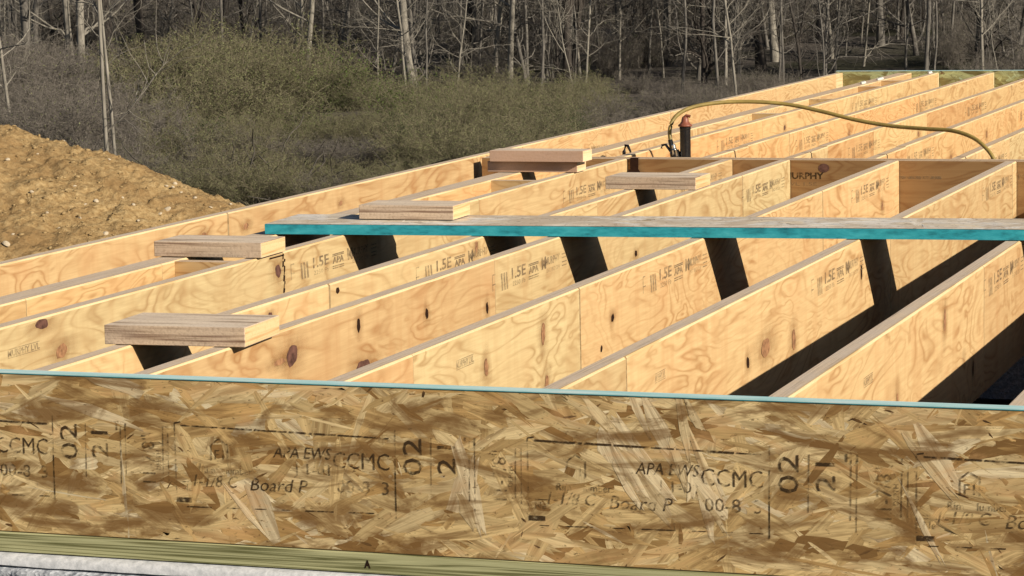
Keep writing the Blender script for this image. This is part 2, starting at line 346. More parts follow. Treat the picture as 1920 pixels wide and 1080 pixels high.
# ------------------------------------------------------------------ ground and dirt mound
GZ = -1.9
def gh(x, y):
    x = np.asarray(x, float); y = np.asarray(y, float)
    r = np.clip((y - 44) / 60, 0, None)
    return GZ + 2.4 * r ** 1.25 + (fbm(x * 0.25, y * 0.25, 3) - 0.5) * 0.5 * np.clip((y - 16) / 12, 0, 1)
def mound(x, y):
    # long spoil heap left of the deck: crest falls towards the right (+x), front slope falls towards the viewer
    crest = np.interp(x, [-40, -22, -15, -12, -10.4, -9.55, -8.6, -7.7, -6.9, -6.0, -5.0, -4.2], [-1.9, -1.2, -0.2, -0.12, -0.33, -0.50, -0.74, -1.05, -1.36, -1.75, -2.0, -2.1])
    dy = y - 14.0
    side = np.where(dy < 0, 0.235 * np.sqrt(dy * dy + 0.25) - 0.12, 0.55 * np.sqrt(dy * dy + 0.16) - 0.2)
    return crest - side
def ground_sheet():
    xs = np.concatenate([np.linspace(-420, -60, 16), np.linspace(-58, 40, 70), np.linspace(46, 420, 16)])
    ys = np.concatenate([np.linspace(-60, 8, 14), np.linspace(10, 130, 90), np.linspace(135, 600, 24)])
    X, Y = np.meshgrid(xs, ys, indexing='ij'); Z = gh(X, Y)
    n, m = X.shape; i, j = np.meshgrid(np.arange(n - 1), np.arange(m - 1), indexing='ij')
    Q = np.stack([i * m + j, (i + 1) * m + j, (i + 1) * m + j + 1, i * m + j + 1], -1).reshape(-1, 4)
    o = link(bpy.data.objects.new('ground', fast_data('ground', np.stack([X, Y, Z], -1).reshape(-1, 3), Q, M_GROUND, smooth=True)))
    tag(o, kind='structure')
ground_sheet()

def mound_h(x, y):
    b = mound(x, y)
    rough = (fbm(x * 0.9, y * 0.9, 2) - 0.5) * 0.12 + (fbm(x * 5.5 + 30 + y * 2, y * 3.5 - x * 2, 4, 0.6) - 0.5) * 0.085
    r2 = np.abs(fbm(x * 13 + 7, y * 13, 3, 0.6) - 0.5); rough = rough + (r2 - 0.12) * 0.09 + (fbm(x * 26 + y * 9, y * 20 - x * 9 + 3, 2) - 0.5) * 0.035
    return b + rough
def build_mound():
    xs = np.concatenate([np.linspace(-24, -11.2, 60), np.arange(-11.15, -5.0, 0.022)])
    ys = np.concatenate([np.linspace(5.5, 9.5, 40), np.arange(9.53, 14.8, 0.025), np.linspace(14.9, 18, 30)])
    X, Y = np.meshgrid(xs, ys, indexing='ij'); Z = np.maximum(mound_h(X, Y), GZ - 0.15)
    n, m = X.shape; i, j = np.meshgrid(np.arange(n - 1), np.arange(m - 1), indexing='ij')
    Q = np.stack([i * m + j, (i + 1) * m + j, (i + 1) * m + j + 1, i * m + j + 1], -1).reshape(-1, 4)
    o = link(bpy.data.objects.new('dirt_mound', fast_data('dirt_mound', np.stack([X, Y, Z], -1).reshape(-1, 3), Q, M_DIRT)))
    tag(o, 'heap of dry tan excavated earth beside the deck', kind='structure')
    rs = np.random.RandomState(11)
    import bmesh
    def lump(name, mat, k):
        bm = bmesh.new(); bmesh.ops.create_icosphere(bm, subdivisions=2, radius=1.0); r = np.random.RandomState(k)
        f = r.randn(6, 3)
        for v in bm.verts:
            d = v.co.normalized(); s = 1.0
            for q in f: s -= 0.22 * max(0, d.dot(Vector(q).normalized()) - 0.55) * 2
            v.co = d * s * (1 + r.uniform(-.06, .06)); v.co.z *= 0.7
        me = bpy.data.meshes.new(name); bm.to_mesh(me); bm.free(); me.materials.append(mat); return me
    st = [lump('stone', M_STONE, 40 + k) for k in range(5)]
    # pale stones where the photograph shows them
    px = [(60, 362), (180, 378), (315, 395), (342, 422), (328, 346), (197, 440), (12, 460), (250, 386), (37, 335), (230, 372), (300, 402), (160, 385), (270, 300), (365, 372), (120, 265), (70, 290),
          (395, 390), (25, 440), (110, 430), (205, 300), (260, 415), (140, 350), (325, 352), (312, 350), (340, 362), (432, 384), (15, 300), (88, 400), (150, 410)]
    for k, (a, b) in enumerate(px):
        d = ray(a, b); hit = None
        for tt in np.arange(13.0, 26.0, 0.02):
            p = CAM + d * tt
            if p[2] <= float(mound_h(p[0], p[1])): hit = p; break
        if hit is None: continue
        c = bpy.data.objects.new('stone', st[k % 5]); link(c, o)
        s = rs.uniform(0.016, 0.026) * (1.2 if k < 8 else 0.65)
        c.location = hit + np.array([0, 0, s * 0.3]); c.scale = (s * rs.uniform(.9, 1.5), s * rs.uniform(.8, 1.2), s); c.rotation_euler = (rs.uniform(-.5, .5), rs.uniform(-.5, .5), rs.uniform(0, 6))
    # loose clods, far too many to count: one stuff part
    bases = []
    for k in range(4):
        me = lump('clod', M_CLOD, 70 + k); v = np.array([tuple(q.co) for q in me.vertices]); f = np.array([tuple(p.vertices) for p in me.polygons]); bases.append((v, f)); bpy.data.meshes.remove(me)
    import bmesh as _b
    bm = _b.new(); _b.ops.create_icosphere(bm, subdivisions=1, radius=1.0); bm.verts.index_update()
    sv = np.array([tuple(v.co) for v in bm.verts]); sf = np.array([[v.index for v in f.verts] for f in bm.faces]); bm.free()
    N = 3800; cx = rs.uniform(-11.0, -5.6, N); cy = rs.uniform(9.6, 14.5, N); cz = mound_h(cx, cy); s = 0.005 + 0.011 * rs.rand(N) ** 3
    V = sv[None] * (1 + rs.uniform(-.25, .25, (N, len(sv), 1))) * s[:, None, None] * rs.uniform(.5, 1.6, (N, 1, 3)) * np.array([1.2, 1.2, .7]) + np.stack([cx, cy, cz + s * .2], -1)[:, None]
    T = sf[None] + (np.arange(N) * len(sv))[:, None, None]
    oo = link(bpy.data.objects.new('clods', fast_data('clods', V.reshape(-1, 3), np.zeros((0, 4)), M_CLOD, T=T.reshape(-1, 3))), o)
    tag(oo, kind='stuff')
build_mound()

# ------------------------------------------------------------------ foundation
RIM_H, RIM_T = 0.3016, 0.0286
ZB = -RIM_H                                   # underside of joists
XL, XR, YF, YB = -2.434, 1.668, 0.0, 11.24
def foundation():
    t0 = thing('foundation_wall', (XL, 0, GZ - 0.2), 'rough grey concrete foundation wall under the deck', 'foundation wall')
    zt = ZB - 0.0381 - 0.006
    def wall(x0, x1, y0, y1): return mesh('wall', boxv(x0, x1, y0, y1, GZ - 0.2, zt), BF, M_CONC, t0)
    # visible front wall: fine grid so the broken face has real relief
    nx, nz = 520, 26; xs = np.linspace(-2.46, 1.69, nx); zs = np.linspace(zt - .0135, zt - 0.28, nz)
    X, Z = np.meshgrid(xs, zs, indexing='ij'); Yv = -0.027 - 0.012 * fbm(X * 40, Z * 40, 4, 0.6) - 0.01 * fbm(X * 6, Z * 9, 2)
    Yv[:, 0] = 0.012
    V = np.stack([X, Yv, Z], -1).reshape(-1, 3); i, j = np.meshgrid(np.arange(nx - 1), np.arange(nz - 1), indexing='ij')
    Q = np.stack([i * nz + j, i * nz + j + 1, (i + 1) * nz + j + 1, (i + 1) * nz + j], -1).reshape(-1, 4)
    V = V - np.array(t0.location)
    o = link(bpy.data.objects.new('wall_face', fast_data('wall_face', V, Q, M_CONC)), t0)
    wall(-2.46, 1.69, 0.008, 0.20); wall(-2.46, -2.26, 0.2005, 11.06); wall(1.49, 1.69, 0.2005, 11.06); wall(-2.46, 1.69, 11.0605, 11.26)
    s = thing('sill_plate', (XL, 0, zt), 'green treated sill plate under the strand board rim', 'sill plate')
    a = bevel_box('plank', (XL, XR, -0.004, 0.136, zt + 0.006, ZB - 0.0015), M_SILL, s, 0.002)
    mk = Print(); mk.text('A', -.772, zt + .016, .012, .014, bold=.03); mk.build('pencil_mark', M_KNOTK, s, lambda u, v: (u, -.0047, v))
    for nm, d in (('plank', (XL, XL + .14, 0.14, 11.0)), ('plank', (XR - .14, XR, .14, 11.0)), ('plank', (XL, XR, 11.1, 11.238))):
        mesh(nm, boxv(*d, zt + 0.006, ZB - 0.0015), BF, M_SILL, s)
    # foam gasket: a thin wavy strip that hangs over the top of the concrete
    n = 260; xs = np.linspace(-2.45, 1.68, n); rs = np.random.RandomState(3)
    drop = 0.0150 + 0.002 * (fbm(xs * 5, xs * 0 + 2, 3) - .5) * 2; rows = []
    for k, (yy, zz) in enumerate(((0.12, 0.004), (-0.004, 0.004), (-0.017, 0.001), (-0.023, -0.006), (-0.024, -1))):
        wob = 0.0016 * (fbm(xs * 9 + k, xs * 0 + k, 3) - .5)
        z = zt + (zz if zz > -0.5 else 0) + wob * (k > 1) - (drop if zz <= -0.5 else 0) + (0.0008 * (rs.rand(n) - .5) if zz <= -.5 else 0)
        rows.append(np.stack([xs, yy + wob * (k > 1), z], -1))
    V = np.array(rows); K = len(rows); V = V.reshape(-1, 3)
    Q = [(r * n + c, r * n + c + 1, (r + 1) * n + c + 1, (r + 1) * n + c) for r in range(K - 1) for c in range(n - 1)]
    f = thing('sill_gasket', (XL, 0, zt), 'white foam gasket strip between sill plate and concrete', 'gasket')
    mesh('foam_strip', V, Q, M_FOAM, f, smooth=True)
    g = mesh('basement_floor', boxv(-2.255, 1.485, 0.21, 11.05, GZ + 0.01, GZ + 0.05), BF, flat('shade_dark_floor', (0.02, 0.018, 0.016), .95, .1, 0, .4, 8.0)); tag(g, kind='structure')  # floor colour near black, carries the deep shade under the deck
# ------------------------------------------------------------------ strand boards (rim, loose plank, far rim)
PAL = [((0.74, 0.575, 0.31), 34), ((0.82, 0.67, 0.40), 24), ((0.63, 0.455, 0.22), 18), ((0.46, 0.30, 0.125), 9), ((0.29, 0.17, 0.062), 5), ((0.86, 0.76, 0.54), 5), ((0.64, 0.43, 0.19), 4)]
PALW = [((0.82, 0.71, 0.53), 30), ((0.88, 0.80, 0.66), 30), ((0.70, 0.57, 0.41), 16), ((0.88, 0.85, 0.77), 22), ((0.50, 0.42, 0.33), 3)]
def clip_rect(poly, r):
    for ax, lim, sg in ((0, r[0], 1), (0, r[1], -1), (1, r[2], 1), (1, r[3], -1)):
        out = []
        for i in range(len(poly)):
            a, b = poly[i - 1], poly[i]; da, db = sg * (a[ax] - lim), sg * (b[ax] - lim)
            if (da < 0) != (db < 0): f = da / (da - db); out.append((a[0] + (b[0] - a[0]) * f, a[1] + (b[1] - a[1]) * f))
            if db >= 0: out.append(b)
        poly = out
        if len(poly) < 3: return None
    return poly
def strands(name, u0, u1, v0, v1, n, seed, pal, mat, parent, tomap, lift=0.00035, big=1.0, clip=None, ang=None):
    """overlapping wood strands as thin polygons lying on a plane; tomap(u, v, h) -> world"""
    rs = np.random.RandomState(seed); cols = np.array([c for c, _ in pal]); wts = np.array([x for _, x in pal], float); wts /= wts.sum()
    V, T, C, UV = [], [], [], []
    for k in range(n):
        f = k / n
        L = rs.uniform(0.09, 0.26) * (1.2 - 0.55 * f) * big; Wd = rs.uniform(0.018, 0.06) * (1.2 - 0.6 * f) * big
        if f > 0.93: L = rs.uniform(0.008, 0.03); Wd = rs.uniform(0.002, 0.006)
        elif f > 0.8 and rs.rand() < 0.22: Wd = rs.uniform(0.003, 0.008)
        a = rs.normal(0, 0.42) if rs.rand() < 0.78 else rs.uniform(-1.57, 1.57)
        if ang is not None: a = ang + rs.normal(0, .22)
        cu, cv = rs.uniform(u0 - 0.02, u1 + 0.02), rs.uniform(v0 - 0.02, v1 + 0.02)
        m = 5
        jl = np.sort(rs.uniform(-.5, .5, m)); jr = np.sort(rs.uniform(-.5, .5, m))
        tap = rs.uniform(0.45, 1.0, 2)
        pl = [(-L / 2 + rs.uniform(-.12, .14) * L, j * Wd * tap[0]) for j in jl]
        pr = [(L / 2 + rs.uniform(-.14, .12) * L, j * Wd * tap[1]) for j in jr]
        mt = [(rs.uniform(-.15, .15) * L, 0.5 * Wd * rs.uniform(.85, 1.1))]; mb = [(rs.uniform(-.15, .15) * L, -0.5 * Wd * rs.uniform(.85, 1.1))]
        out = np.array(pl[::-1] + mb + pr + mt)          # counter-clockwise from the left end
        ctr = out.mean(0); out = out[np.argsort(np.arctan2((out[:, 1] - ctr[1]) / Wd, (out[:, 0] - ctr[0]) / L))]
        ca, sa = math.cos(a), math.sin(a); cl = clip or (u0, u1, v0, v1); t1, t2 = rs.uniform(-1, 1, 2)
        pg = clip_rect([(cu + x * ca - y * sa, cv + x * sa + y * ca) for x, y in out], cl)
        c = cols[rs.choice(len(cols), p=wts)] * rs.uniform(0.80, 1.18)
        if f > 0.93 and rs.rand() < 0.5: c = np.array([0.05, 0.026, 0.011])
        elif f > 0.93 and rs.rand() < 0.35: c = np.array([0.75, 0.64, 0.44])
        if pg is None: continue
        out = np.array(pg); G = np.vstack([out.mean(0), out]); U, W = G[:, 0], G[:, 1]
        P = np.stack([(U - cu) * ca + (W - cv) * sa, -(U - cu) * sa + (W - cv) * ca], -1)
        h = lift * (0.15 + 0.85 * f) + 0.0002 + t1 * 0.00012 * P[:, 1] / (Wd + 1e-6) + t2 * 0.00012 * P[:, 0] / L; h[0] += 0.00004
        o = len(V); V.extend(zip(U, W, h)); q = len(out)
        T.extend((o, o + 1 + i, o + 1 + (i + 1) % q) for i in range(q))
        C.extend([(*c, 1)] * (q + 1)); ou, ov = rs.uniform(0, 50, 2)
        UV.extend((P[:, 0] + ou).tolist() and list(zip(P[:, 0] + ou, P[:, 1] + ov)))
    V = np.array(V); Wd_ = np.array([tomap(*p) for p in V]); off = np.array(wloc(parent))
    me = fast_data(name, Wd_ - off, np.zeros((0, 4)), mat, T=np.array(T), col=np.array(C))
    uvl = me.uv_layers.new(name='grain'); vi = np.zeros(len(me.loops), np.int32); me.loops.foreach_get('vertex_index', vi)
    uvl.data.foreach_set('uv', np.array(UV, np.float32)[vi].ravel())
    return tag(link(bpy.data.objects.new(name, me), parent), kind='stuff')

# text -> flat meshes
_txt = {}
def text_geo(s, bold=0.0):
    if (s, bold) in _txt: return _txt[(s, bold)]
    cu = bpy.data.curves.new('t', 'FONT'); cu.body = s; cu.size = 1.0; cu.resolution_u = 2; cu.offset = bold; cu.fill_mode = 'FRONT'
    ob = bpy.data.objects.new('t', cu); COL.objects.link(ob); dg = bpy.context.evaluated_depsgraph_get()
    me = ob.evaluated_get(dg).to_mesh(); V = np.array([tuple(v.co) for v in me.vertices])[:, :2]; Fc = [tuple(p.vertices) for p in me.polygons]
    ob.evaluated_get(dg).to_mesh_clear(); bpy.data.objects.remove(ob); bpy.data.curves.remove(cu)
    V = V - np.array([V[:, 0].min(), 0]); V[:, 0] /= V[:, 0].max(); V[:, 1] /= 0.70
    _txt[(s, bold)] = (V, Fc); return _txt[(s, bold)]
class Print:
    """collects flat print in (u, v) on a plane"""
    def __init__(s): s.V = []; s.F = []
    def add(s, V, Fc): o = len(s.V); s.V.extend(map(tuple, V)); s.F.extend(tuple(i + o for i in f) for f in Fc)
    def text(s, body, u, v, wd, h, rot=0, bold=0.0, shear=0.0):
        V, Fc = text_geo(body, bold); P = V * np.array([wd, h]); P[:, 0] += P[:, 1] * shear
        c, n = math.cos(rot), math.sin(rot); s.add(np.stack([u + P[:, 0] * c - P[:, 1] * n, v + P[:, 0] * n + P[:, 1] * c], -1), Fc)
    def quad(s, pts): s.add(pts, [tuple(range(len(pts)))])
    def bar(s, u0, u1, v0, v1): s.quad([(u0, v0), (u1, v0), (u1, v1), (u0, v1)])
    def line(s, a, b, t):
        d = np.array(b, float) - np.array(a, float); n = np.array([-d[1], d[0]]) / np.linalg.norm(d) * t / 2; a = np.array(a); b = np.array(b)
        s.quad([tuple(a - n), tuple(b - n), tuple(b + n), tuple(a + n)])
    def build(s, name, mat, parent, tomap): return tag(mesh(name, [tomap(*p) for p in s.V], s.F, mat, parent), kind='stuff')

def front_rim():
    o = thing('rim_board', (XL, 0, ZB), 'strand board rim across the front with stamped lettering and thin teal top edge', 'rim board')
    mesh('board_core', boxv(XL, XR, 0.0, RIM_T, ZB, -0.0012), BF, M_CORE, o)
    mesh('edge_paint', boxv(XL, XR, -0.0022, RIM_T + 0.0004, -0.0012, 0.0006), BF, M_TEAL_SUN, o)
    mesh('edge_paint', boxv(XL, XR, -0.0019, -0.0004, -0.0024, -0.0013), BF, M_TEAL, o)
    mp = lambda u, v, h: (u, -h, v)
    strands('wood_strands', -2.43, 1.15, ZB + 0.001, -0.0035, 2600, 21, PAL, M_OSB, o, mp)
    s2 = strands('wood_strands', 1.15, 1.66, ZB + 0.001, -0.0035, 260, 22, PAL, M_OSB, o, mp, big=1.5)
    # scraped pale fan right of the middle, torn surface strands
    rs_ = np.random.RandomState(6)
    PALE = [((0.86, 0.74, 0.52), 10), ((0.80, 0.66, 0.42), 8)]
    for k, (u, v, du, dv, n_, an, bg_) in enumerate(((-.33, -.035, .08, .06, 9, -1.0, .5), (-.27, -.05, .10, .12, 12, -1.1, .7), (-.20, -.10, .06, .09, 7, -1.25, .6), (-1.33, -.02, .05, .04, 2, -.5, .7), (-.99, -.25, .03, .02, 2, -.9, .7),
                                                (-.60, -.19, .03, .05, 3, -1.35, .7), (.20, -.10, .05, .09, 3, -1.0, .6))):
        strands('wood_strands', u, u + du, v - dv, v, n_, 300 + k, PALE, M_OSB, o, lambda a_, b_, h: (a_, -h - .0004, b_), big=bg_, clip=(-2.43, 1.66, ZB + .002, -.004), ang=an)
    pm = lambda u, v: (u, -0.0012, v)
    rs = random.Random(4)
    for s0 in (-2.504, -1.822, -1.140, -0.460, 0.222, 0.904):
        a, b = Print(), Print()
        def dash(u0, u1, v0, v1, th, gap=0.004, seg=(0.02, 0.09), dst=a):
            u = u0
            while u < u1:
                e = min(u1, u + rs.uniform(*seg)); k0 = (u - u0) / (u1 - u0); k1 = (e - u0) / (u1 - u0)
                dst.line((u, v0 + (v1 - v0) * k0), (e, v0 + (v1 - v0) * k1), th * rs.uniform(.75, 1.15)); u = e + gap
        dash(s0 + 0.012, s0 + 0.42, -0.086, -0.094, 0.0035); dash(s0 + 0.02, s0 + 0.42, -0.236, -0.230, 0.0022, 0.03, (0.015, 0.06))
        a.line((s0, -0.082), (s0 + .012, -0.080), 0.003); b.line((s0, -0.082), (s0, -0.215), 0.0022); a.bar(s0, s0 + 0.03, -0.228, -0.219)
        b.text('Ne', s0 + 0.012, -0.207, 0.02, 0.013); b.line((s0 + .012, -0.19), (s0 + .035, -0.19), .002)
        # little house emblem
        hx = s0 + 0.087; b.line((hx - .017, -.122), (hx, -.108), .003); b.line((hx, -.108), (hx + .02, -.12), .003); b.line((hx - .015, -.122), (hx - .015, -.148), .003); b.line((hx + .018, -.121), (hx + .018, -.148), .003)
        b.text('F1', hx - .008, -.146, .018, .018)
        b.text('Rim    lumber', s0 + 0.052, -0.172, 0.10, 0.013); b.text('1-1/8 C', s0 + 0.035, -0.197, 0.085, 0.022, shear=0.22); a.text('Board P', s0 + 0.148, -0.200, 0.11, 0.024, shear=0.22, bold=-.004)
        a.text('APA EWS', s0 + 0.195, -0.137, 0.112, 0.021, shear=0.18, bold=0.0); b.text('J 1-01', s0 + 0.235, -0.166, 0.07, 0.02)
        a.text('CCMC', s0 + 0.312, -0.152, 0.108, 0.031, bold=-.006); b.text('00-8  3', s0 + 0.318, -0.196, 0.10, 0.024)
        b.line((s0 + .432, -.078), (s0 + .430, -.238), .0022); a.line((s0 + .431, -.15), (s0 + .431, -.238), .0015)
        a.text('02', s0 + 0.482, -0.158, 0.066, 0.036, rot=math.pi / 2, bold=-0.004); a.text('21', s0 + 0.545, -0.153, 0.05, 0.034, rot=math.pi / 2, bold=-0.002)
        b.line((s0 + .500, -.09), (s0 + .498, -.19), .0018)
        b.line((s0 + .572, -.085), (s0 + .570, -.2), .0025); b.line((s0 + .582, -.088), (s0 + .580, -.22), .0016); b.text('H', s0 + .562, -.1, .022, .014)
        b.text('11-7/8"', s0 + 0.640, -0.195, 0.088, 0.026, rot=math.pi / 2); b.text('DEPTH', s0 + 0.652, -0.17, 0.036, 0.009, rot=math.pi / 2)
        b.line((s0 + .658, -.09), (s0 + .656, -.19), .002); b.line((s0 + .668, -.1), (s0 + .667, -.2), .0014)
        a.build('printed_lettering', M_INK, o, pm); b.build('printed_lettering', M_INK_FAINT, o, pm)
front_rim()
foundation()

def loose_plank():
    L = 2.95; ang = math.atan(0.0717)
    ox, oy = -2.026, 2.352; ca, sa = math.cos(ang), math.sin(ang)
    o = thing('loose_board', (ox, oy, 0.0), 'long weathered strand board with bright teal front edge lying across the joists', 'board')
    tm = lambda u, v, z: (ox + u * ca - v * sa, oy + u * sa + v * ca, z)
    def bx(u0, u1, v0, v1, z0, z1, nm, m): return mesh(nm, [tm(*p) for p in boxv(u0, u1, v0, v1, z0, z1)], BF, m, o)
    z0 = 0.002
    bx(0.001, L, 0.0015, 0.272, z0, z0 + RIM_T - 0.0015, 'board_core', M_CORE)
    bx(0.0, L, 0.0, 0.0014, z0 + 0.0003, z0 + RIM_T - 0.0018, 'edge_paint', M_TEAL)
    bx(-0.001, 0.0008, 0.0016, 0.271, z0 + 0.0003, z0 + RIM_T - 0.0018, 'edge_paint', M_TEAL)
    strands('wood_strands', 0.0, L, 0.0, 0.272, 1800, 33, PALW, M_OSBP, o, lambda u, v, h: tm(u, v, z0 + RIM_T - 0.0012 + h))
loose_plank()

# ------------------------------------------------------------------ joists
JT, VT = 0.038, 0.0062
def stamp_print(parent, tomap, y0, zc, sc=1.0, faint=False):
    p, q = Print(), Print(); zk = 0.80; tm0 = tomap; zc0 = zc; tomap = lambda u, v: tm0(y0 + (u - y0) * .93, zc0 + (v - zc0) * zk)
    for k in range(3): q.quad([(y0 + .018 + .020 * k, zc - .028), (y0 + .030 + .020 * k, zc - .028), (y0 + .012 + .020 * k + .012, zc + .026), (y0 + .0 + .020 * k + .012, zc + .026)])
    q.line((y0 - .055, zc + .03), (y0 - .03, zc + .03), .004); q.line((y0 - .055, zc), (y0 - .03, zc), .004); q.line((y0 - .053, zc - .02), (y0 - .053, zc + .03), .004)
    p.text('1.5E', y0 + .10, zc - .002, .115, .034, bold=0.02); q.text('2250 Fb', y0 + .105, zc - .026, .105, .015)
    p.text('APA', y0 + .24, zc - .006, .085, .02, bold=0.045)
    for dz in (.024, .019, -.016, -.023): p.bar(y0 + .24, y0 + .325, zc + dz - .0018, zc + dz + .0018)
    p.text('M', y0 + .35, zc - .006, .04, .036, bold=.05); q.text('MURPHY', y0 + .385, zc + .002, .125, .024, bold=0.03); q.text('ENG WD DIV', y0 + .39, zc - .024, .12, .014)
    for dz in (.02, .008, -.006, -.018): q.bar(y0 + .53, y0 + .575, zc + dz - .002, zc + dz + .002)
    p.build('printed_stamp', M_STAMP_FAINT if faint else M_STAMP, parent, tomap); q.build('printed_stamp', M_STAMP_FAINT, parent, tomap)
def bar_print(parent, tomap, y0, y1, z):
    p = Print(); p.text('MURPHY LVL', y0, z - .006, (y1 - y0), .013, bold=0.03); p.bar(y0, y1, z - .0095, z - .008); p.bar(y0, y1, z + .0085, z + .010)
    p.build('printed_stamp', M_STAMP_FAINT, parent, tomap)
t = NT('knot_halo', 0.65, 0.2); c = t.coords()
aa = t.node('ShaderNodeSeparateColor', {0: t.node('ShaderNodeAttribute', attribute_name='tone').outputs['Color']}).outputs[0]
rg = t.math('MULTIPLY', t.noise(c, 45.0, 3.0), 0.9)
t.base((0.40, 0.20, 0.075)); t.link(t.math('MULTIPLY', aa, t.math('ADD', 0.05, t.math('MULTIPLY', rg, .6))), t.b.inputs['Alpha']); M_HALO = t.m
def knot(parent, X, y, z, ry, rz, mat, seed):
    rs = random.Random(seed); n = 16; V = [(X + 0.0010, y, z)]; ph = rs.uniform(0, 6)
    rr = [1 + .13 * math.sin(2 * a + ph) + .07 * math.sin(5 * a + 2 * ph) + rs.uniform(-.06, .06) for a in [2 * math.pi * k / n for k in range(n)]]
    for k in range(n):
        a = 2 * math.pi * k / n; V.append((X + 0.0009, y + .85 * ry * rr[k] * math.cos(a), z + .85 * rz * rr[k] * math.sin(a)))
    mesh('knot', V, [(0, 1 + k, 1 + (k + 1) % n) for k in range(n)], mat, parent)
    if mat is M_KNOTK and rz < .012: return
    V, Fc, C = [], [], []
    for q, sc in enumerate((0.8, 1.5, 2.6)):
        for k in range(n):
            a = 2 * math.pi * k / n; w_ = rr[k] if q < 2 else 1 + .12 * math.sin(a * 3 + ph)
            V.append((X + 0.0006, y + ry * sc * 1.15 * w_ * math.cos(a), max(ZB + .01, min(-.007, z + rz * sc * w_ * math.sin(a))))); C.append((1 - q / 2.0,) * 3 + (1,))
    for q in range(2): Fc += [(q * n + k, q * n + (k + 1) % n, (q + 1) * n + (k + 1) % n, (q + 1) * n + k) for k in range(n)]
    h = mesh('knot_ring', V, Fc, M_HALO, parent); at = h.data.color_attributes.new('tone', 'FLOAT_COLOR', 'POINT'); at.data.foreach_set('color', np.array(C, np.float32).ravel())
_js = random.Random(77)
def joist(X, y0, y1, label, seams=(), zt=0.0, face=None, top=None, width=JT, group='laminated floor joists', knots=(), stamps=(), bars=(), slant=0.0, name='floor_joist', dark=(), cat='joist', pale_end=0.0):
    face = face or M_LVL; top = top or M_TOP
    o = thing(name, (X - width / 2, y0, ZB), label, cat, group)
    mesh('core', boxv(X - width, X - VT, y0, y1, ZB, zt), BF, [M_CUT_E, top, M_CUT_E, M_CORE, M_CUT_E, M_LVLB], o, mi=range(6))
    cuts = [y0] + sorted(seams) + ([y1 - pale_end] if pale_end else []) + [y1]
    for k in range(len(cuts) - 1):
        a, b = cuts[k], cuts[k + 1]
        g0 = 0 if k == 0 else (0.0045 if a in dark else _js.uniform(.0004, .0014)); g1 = 0 if k == len(cuts) - 2 else (0.0045 if b in dark else _js.uniform(.0004, .0014))
        ya, yb = a + g0, b - g1; dev = _js.uniform(-.0005, .0005) if 0 < k else 0
        Xo = X + dev; ch = 0.0038; n = max(2, int((yb - ya) / 0.06)); Zt = zt + 0.0006
        V, Fc, mi = [], [], []
        for i in range(n + 1):
            y = ya + (yb - ya) * i / n; j = _js.uniform(-.0007, .0007); sl = slant * (i / n) if slant else 0
            V += [(X - VT, y, ZB + .002), (Xo, y + sl * 0.3, ZB + .002), (Xo, y, Zt - ch + j), (X - ch * .8 + j * .5, y, Zt), (X - VT - .0005, y, Zt)]
        for i in range(n):
            c = i * 5
            Fc += [(c + 1, c + 6, c + 7, c + 2), (c + 2, c + 7, c + 8, c + 3), (c + 3, c + 8, c + 9, c + 4), (c, c + 5, c + 6, c + 1)]; mi += [0, 1, 1, 1]
        Fc += [(0, 1, 2, 3, 4), tuple(n * 5 + q for q in (4, 3, 2, 1, 0))]; mi += [1, 1]
        last = pale_end and k == len(cuts) - 2
        mesh('veneer_sheet', V, Fc, [M_EDGE if last else face, M_EDGE], o, mi=mi)
    tm = lambda u, v: (X + 0.0011, u, v)
    for i, (y, z, ry, rz, m) in enumerate(knots): knot(o, X, y, z, ry, rz, m, int(abs(X) * 1000) + i)
    for s in stamps: stamp_print(o, tm, s[0], s[1], faint=len(s) > 2)
    for a, b, z in bars: bar_print(o, tm, a, b, z)
    return o
K, KB, KH = M_KNOT, M_KNOTB, M_KNOTK
YE = 4.984; Y0 = RIM_T + 0.0015
joist(-2.395, Y0, 11.2, 'long edge joist closing the deck on the dirt mound side', (2.898, 5.052, 7.619, 9.6), zt=0.001, dark=(2.898, 7.619), stamps=((6.1, -.09, 1),), pale_end=0.17,
      knots=((0.98, -.03, .04, .013, KB), (1.06, -.085, .035, .014, KB), (3.02, -.05, .02, .012, KB), (2.73, -.05, .025, .013, KB), (4.36, -.095, .04, .006, KH), (3.75, -.05, .015, .01, KB)))
joist(-1.992, Y0, YE, 'doubled inner joist, first in from the edge joist, dusty wide top', (0.62, 0.98, 1.66, 3.2), width=0.080, face=M_LVLB, top=M_TOP, knots=((0.75, -.028, .014, .014, KB),))
jd = joist(-1.80, Y0, YE, 'front joist with black jagged stain, under the teal-edged board near its free end', (1.968, 3.432), knots=((.704, -.014, .03, .014, K), (.785, -.084, .028, .019, KB), (1.93, -.045, .022, .018, K), (1.36, -.12, .02, .01, KB)),
      stamps=((2.06, -.062), (4.3, -.075)), bars=((.555, .69, -.058),), dark=())
def stain(o, X):
    rs = random.Random(9); pr = Print(); z = -0.006
    while z > -0.125:
        h = rs.uniform(.006, .02); w2 = rs.uniform(.002, .008); off = rs.uniform(-.006, .006)
        pr.quad([(1.968 + off - w2, z - h), (1.968 + off + w2 * .6, z - h * .9), (1.968 + off + w2, z), (1.968 + off - w2 * .5, z + .003)]); z -= h * rs.uniform(.75, 1.2)
    pr.bar(1.88, 1.97, -.010, -.006); pr.build('stain', M_KNOTK, o, lambda u, v: (X + .0008, u, v))
stain(jd, -1.80)
joist(-1.41, Y0, YE, 'front joist under the laminated offcut nearest the rim board', (1.353, 3.4), stamps=((1.95, -.05), (4.3, -.05, 1)), knots=((1.02, -.03, .012, .012, K), (1.40, -.02, .014, .008, KH), (2.34, -.02, .016, .016, KB)), dark=(1.353,))
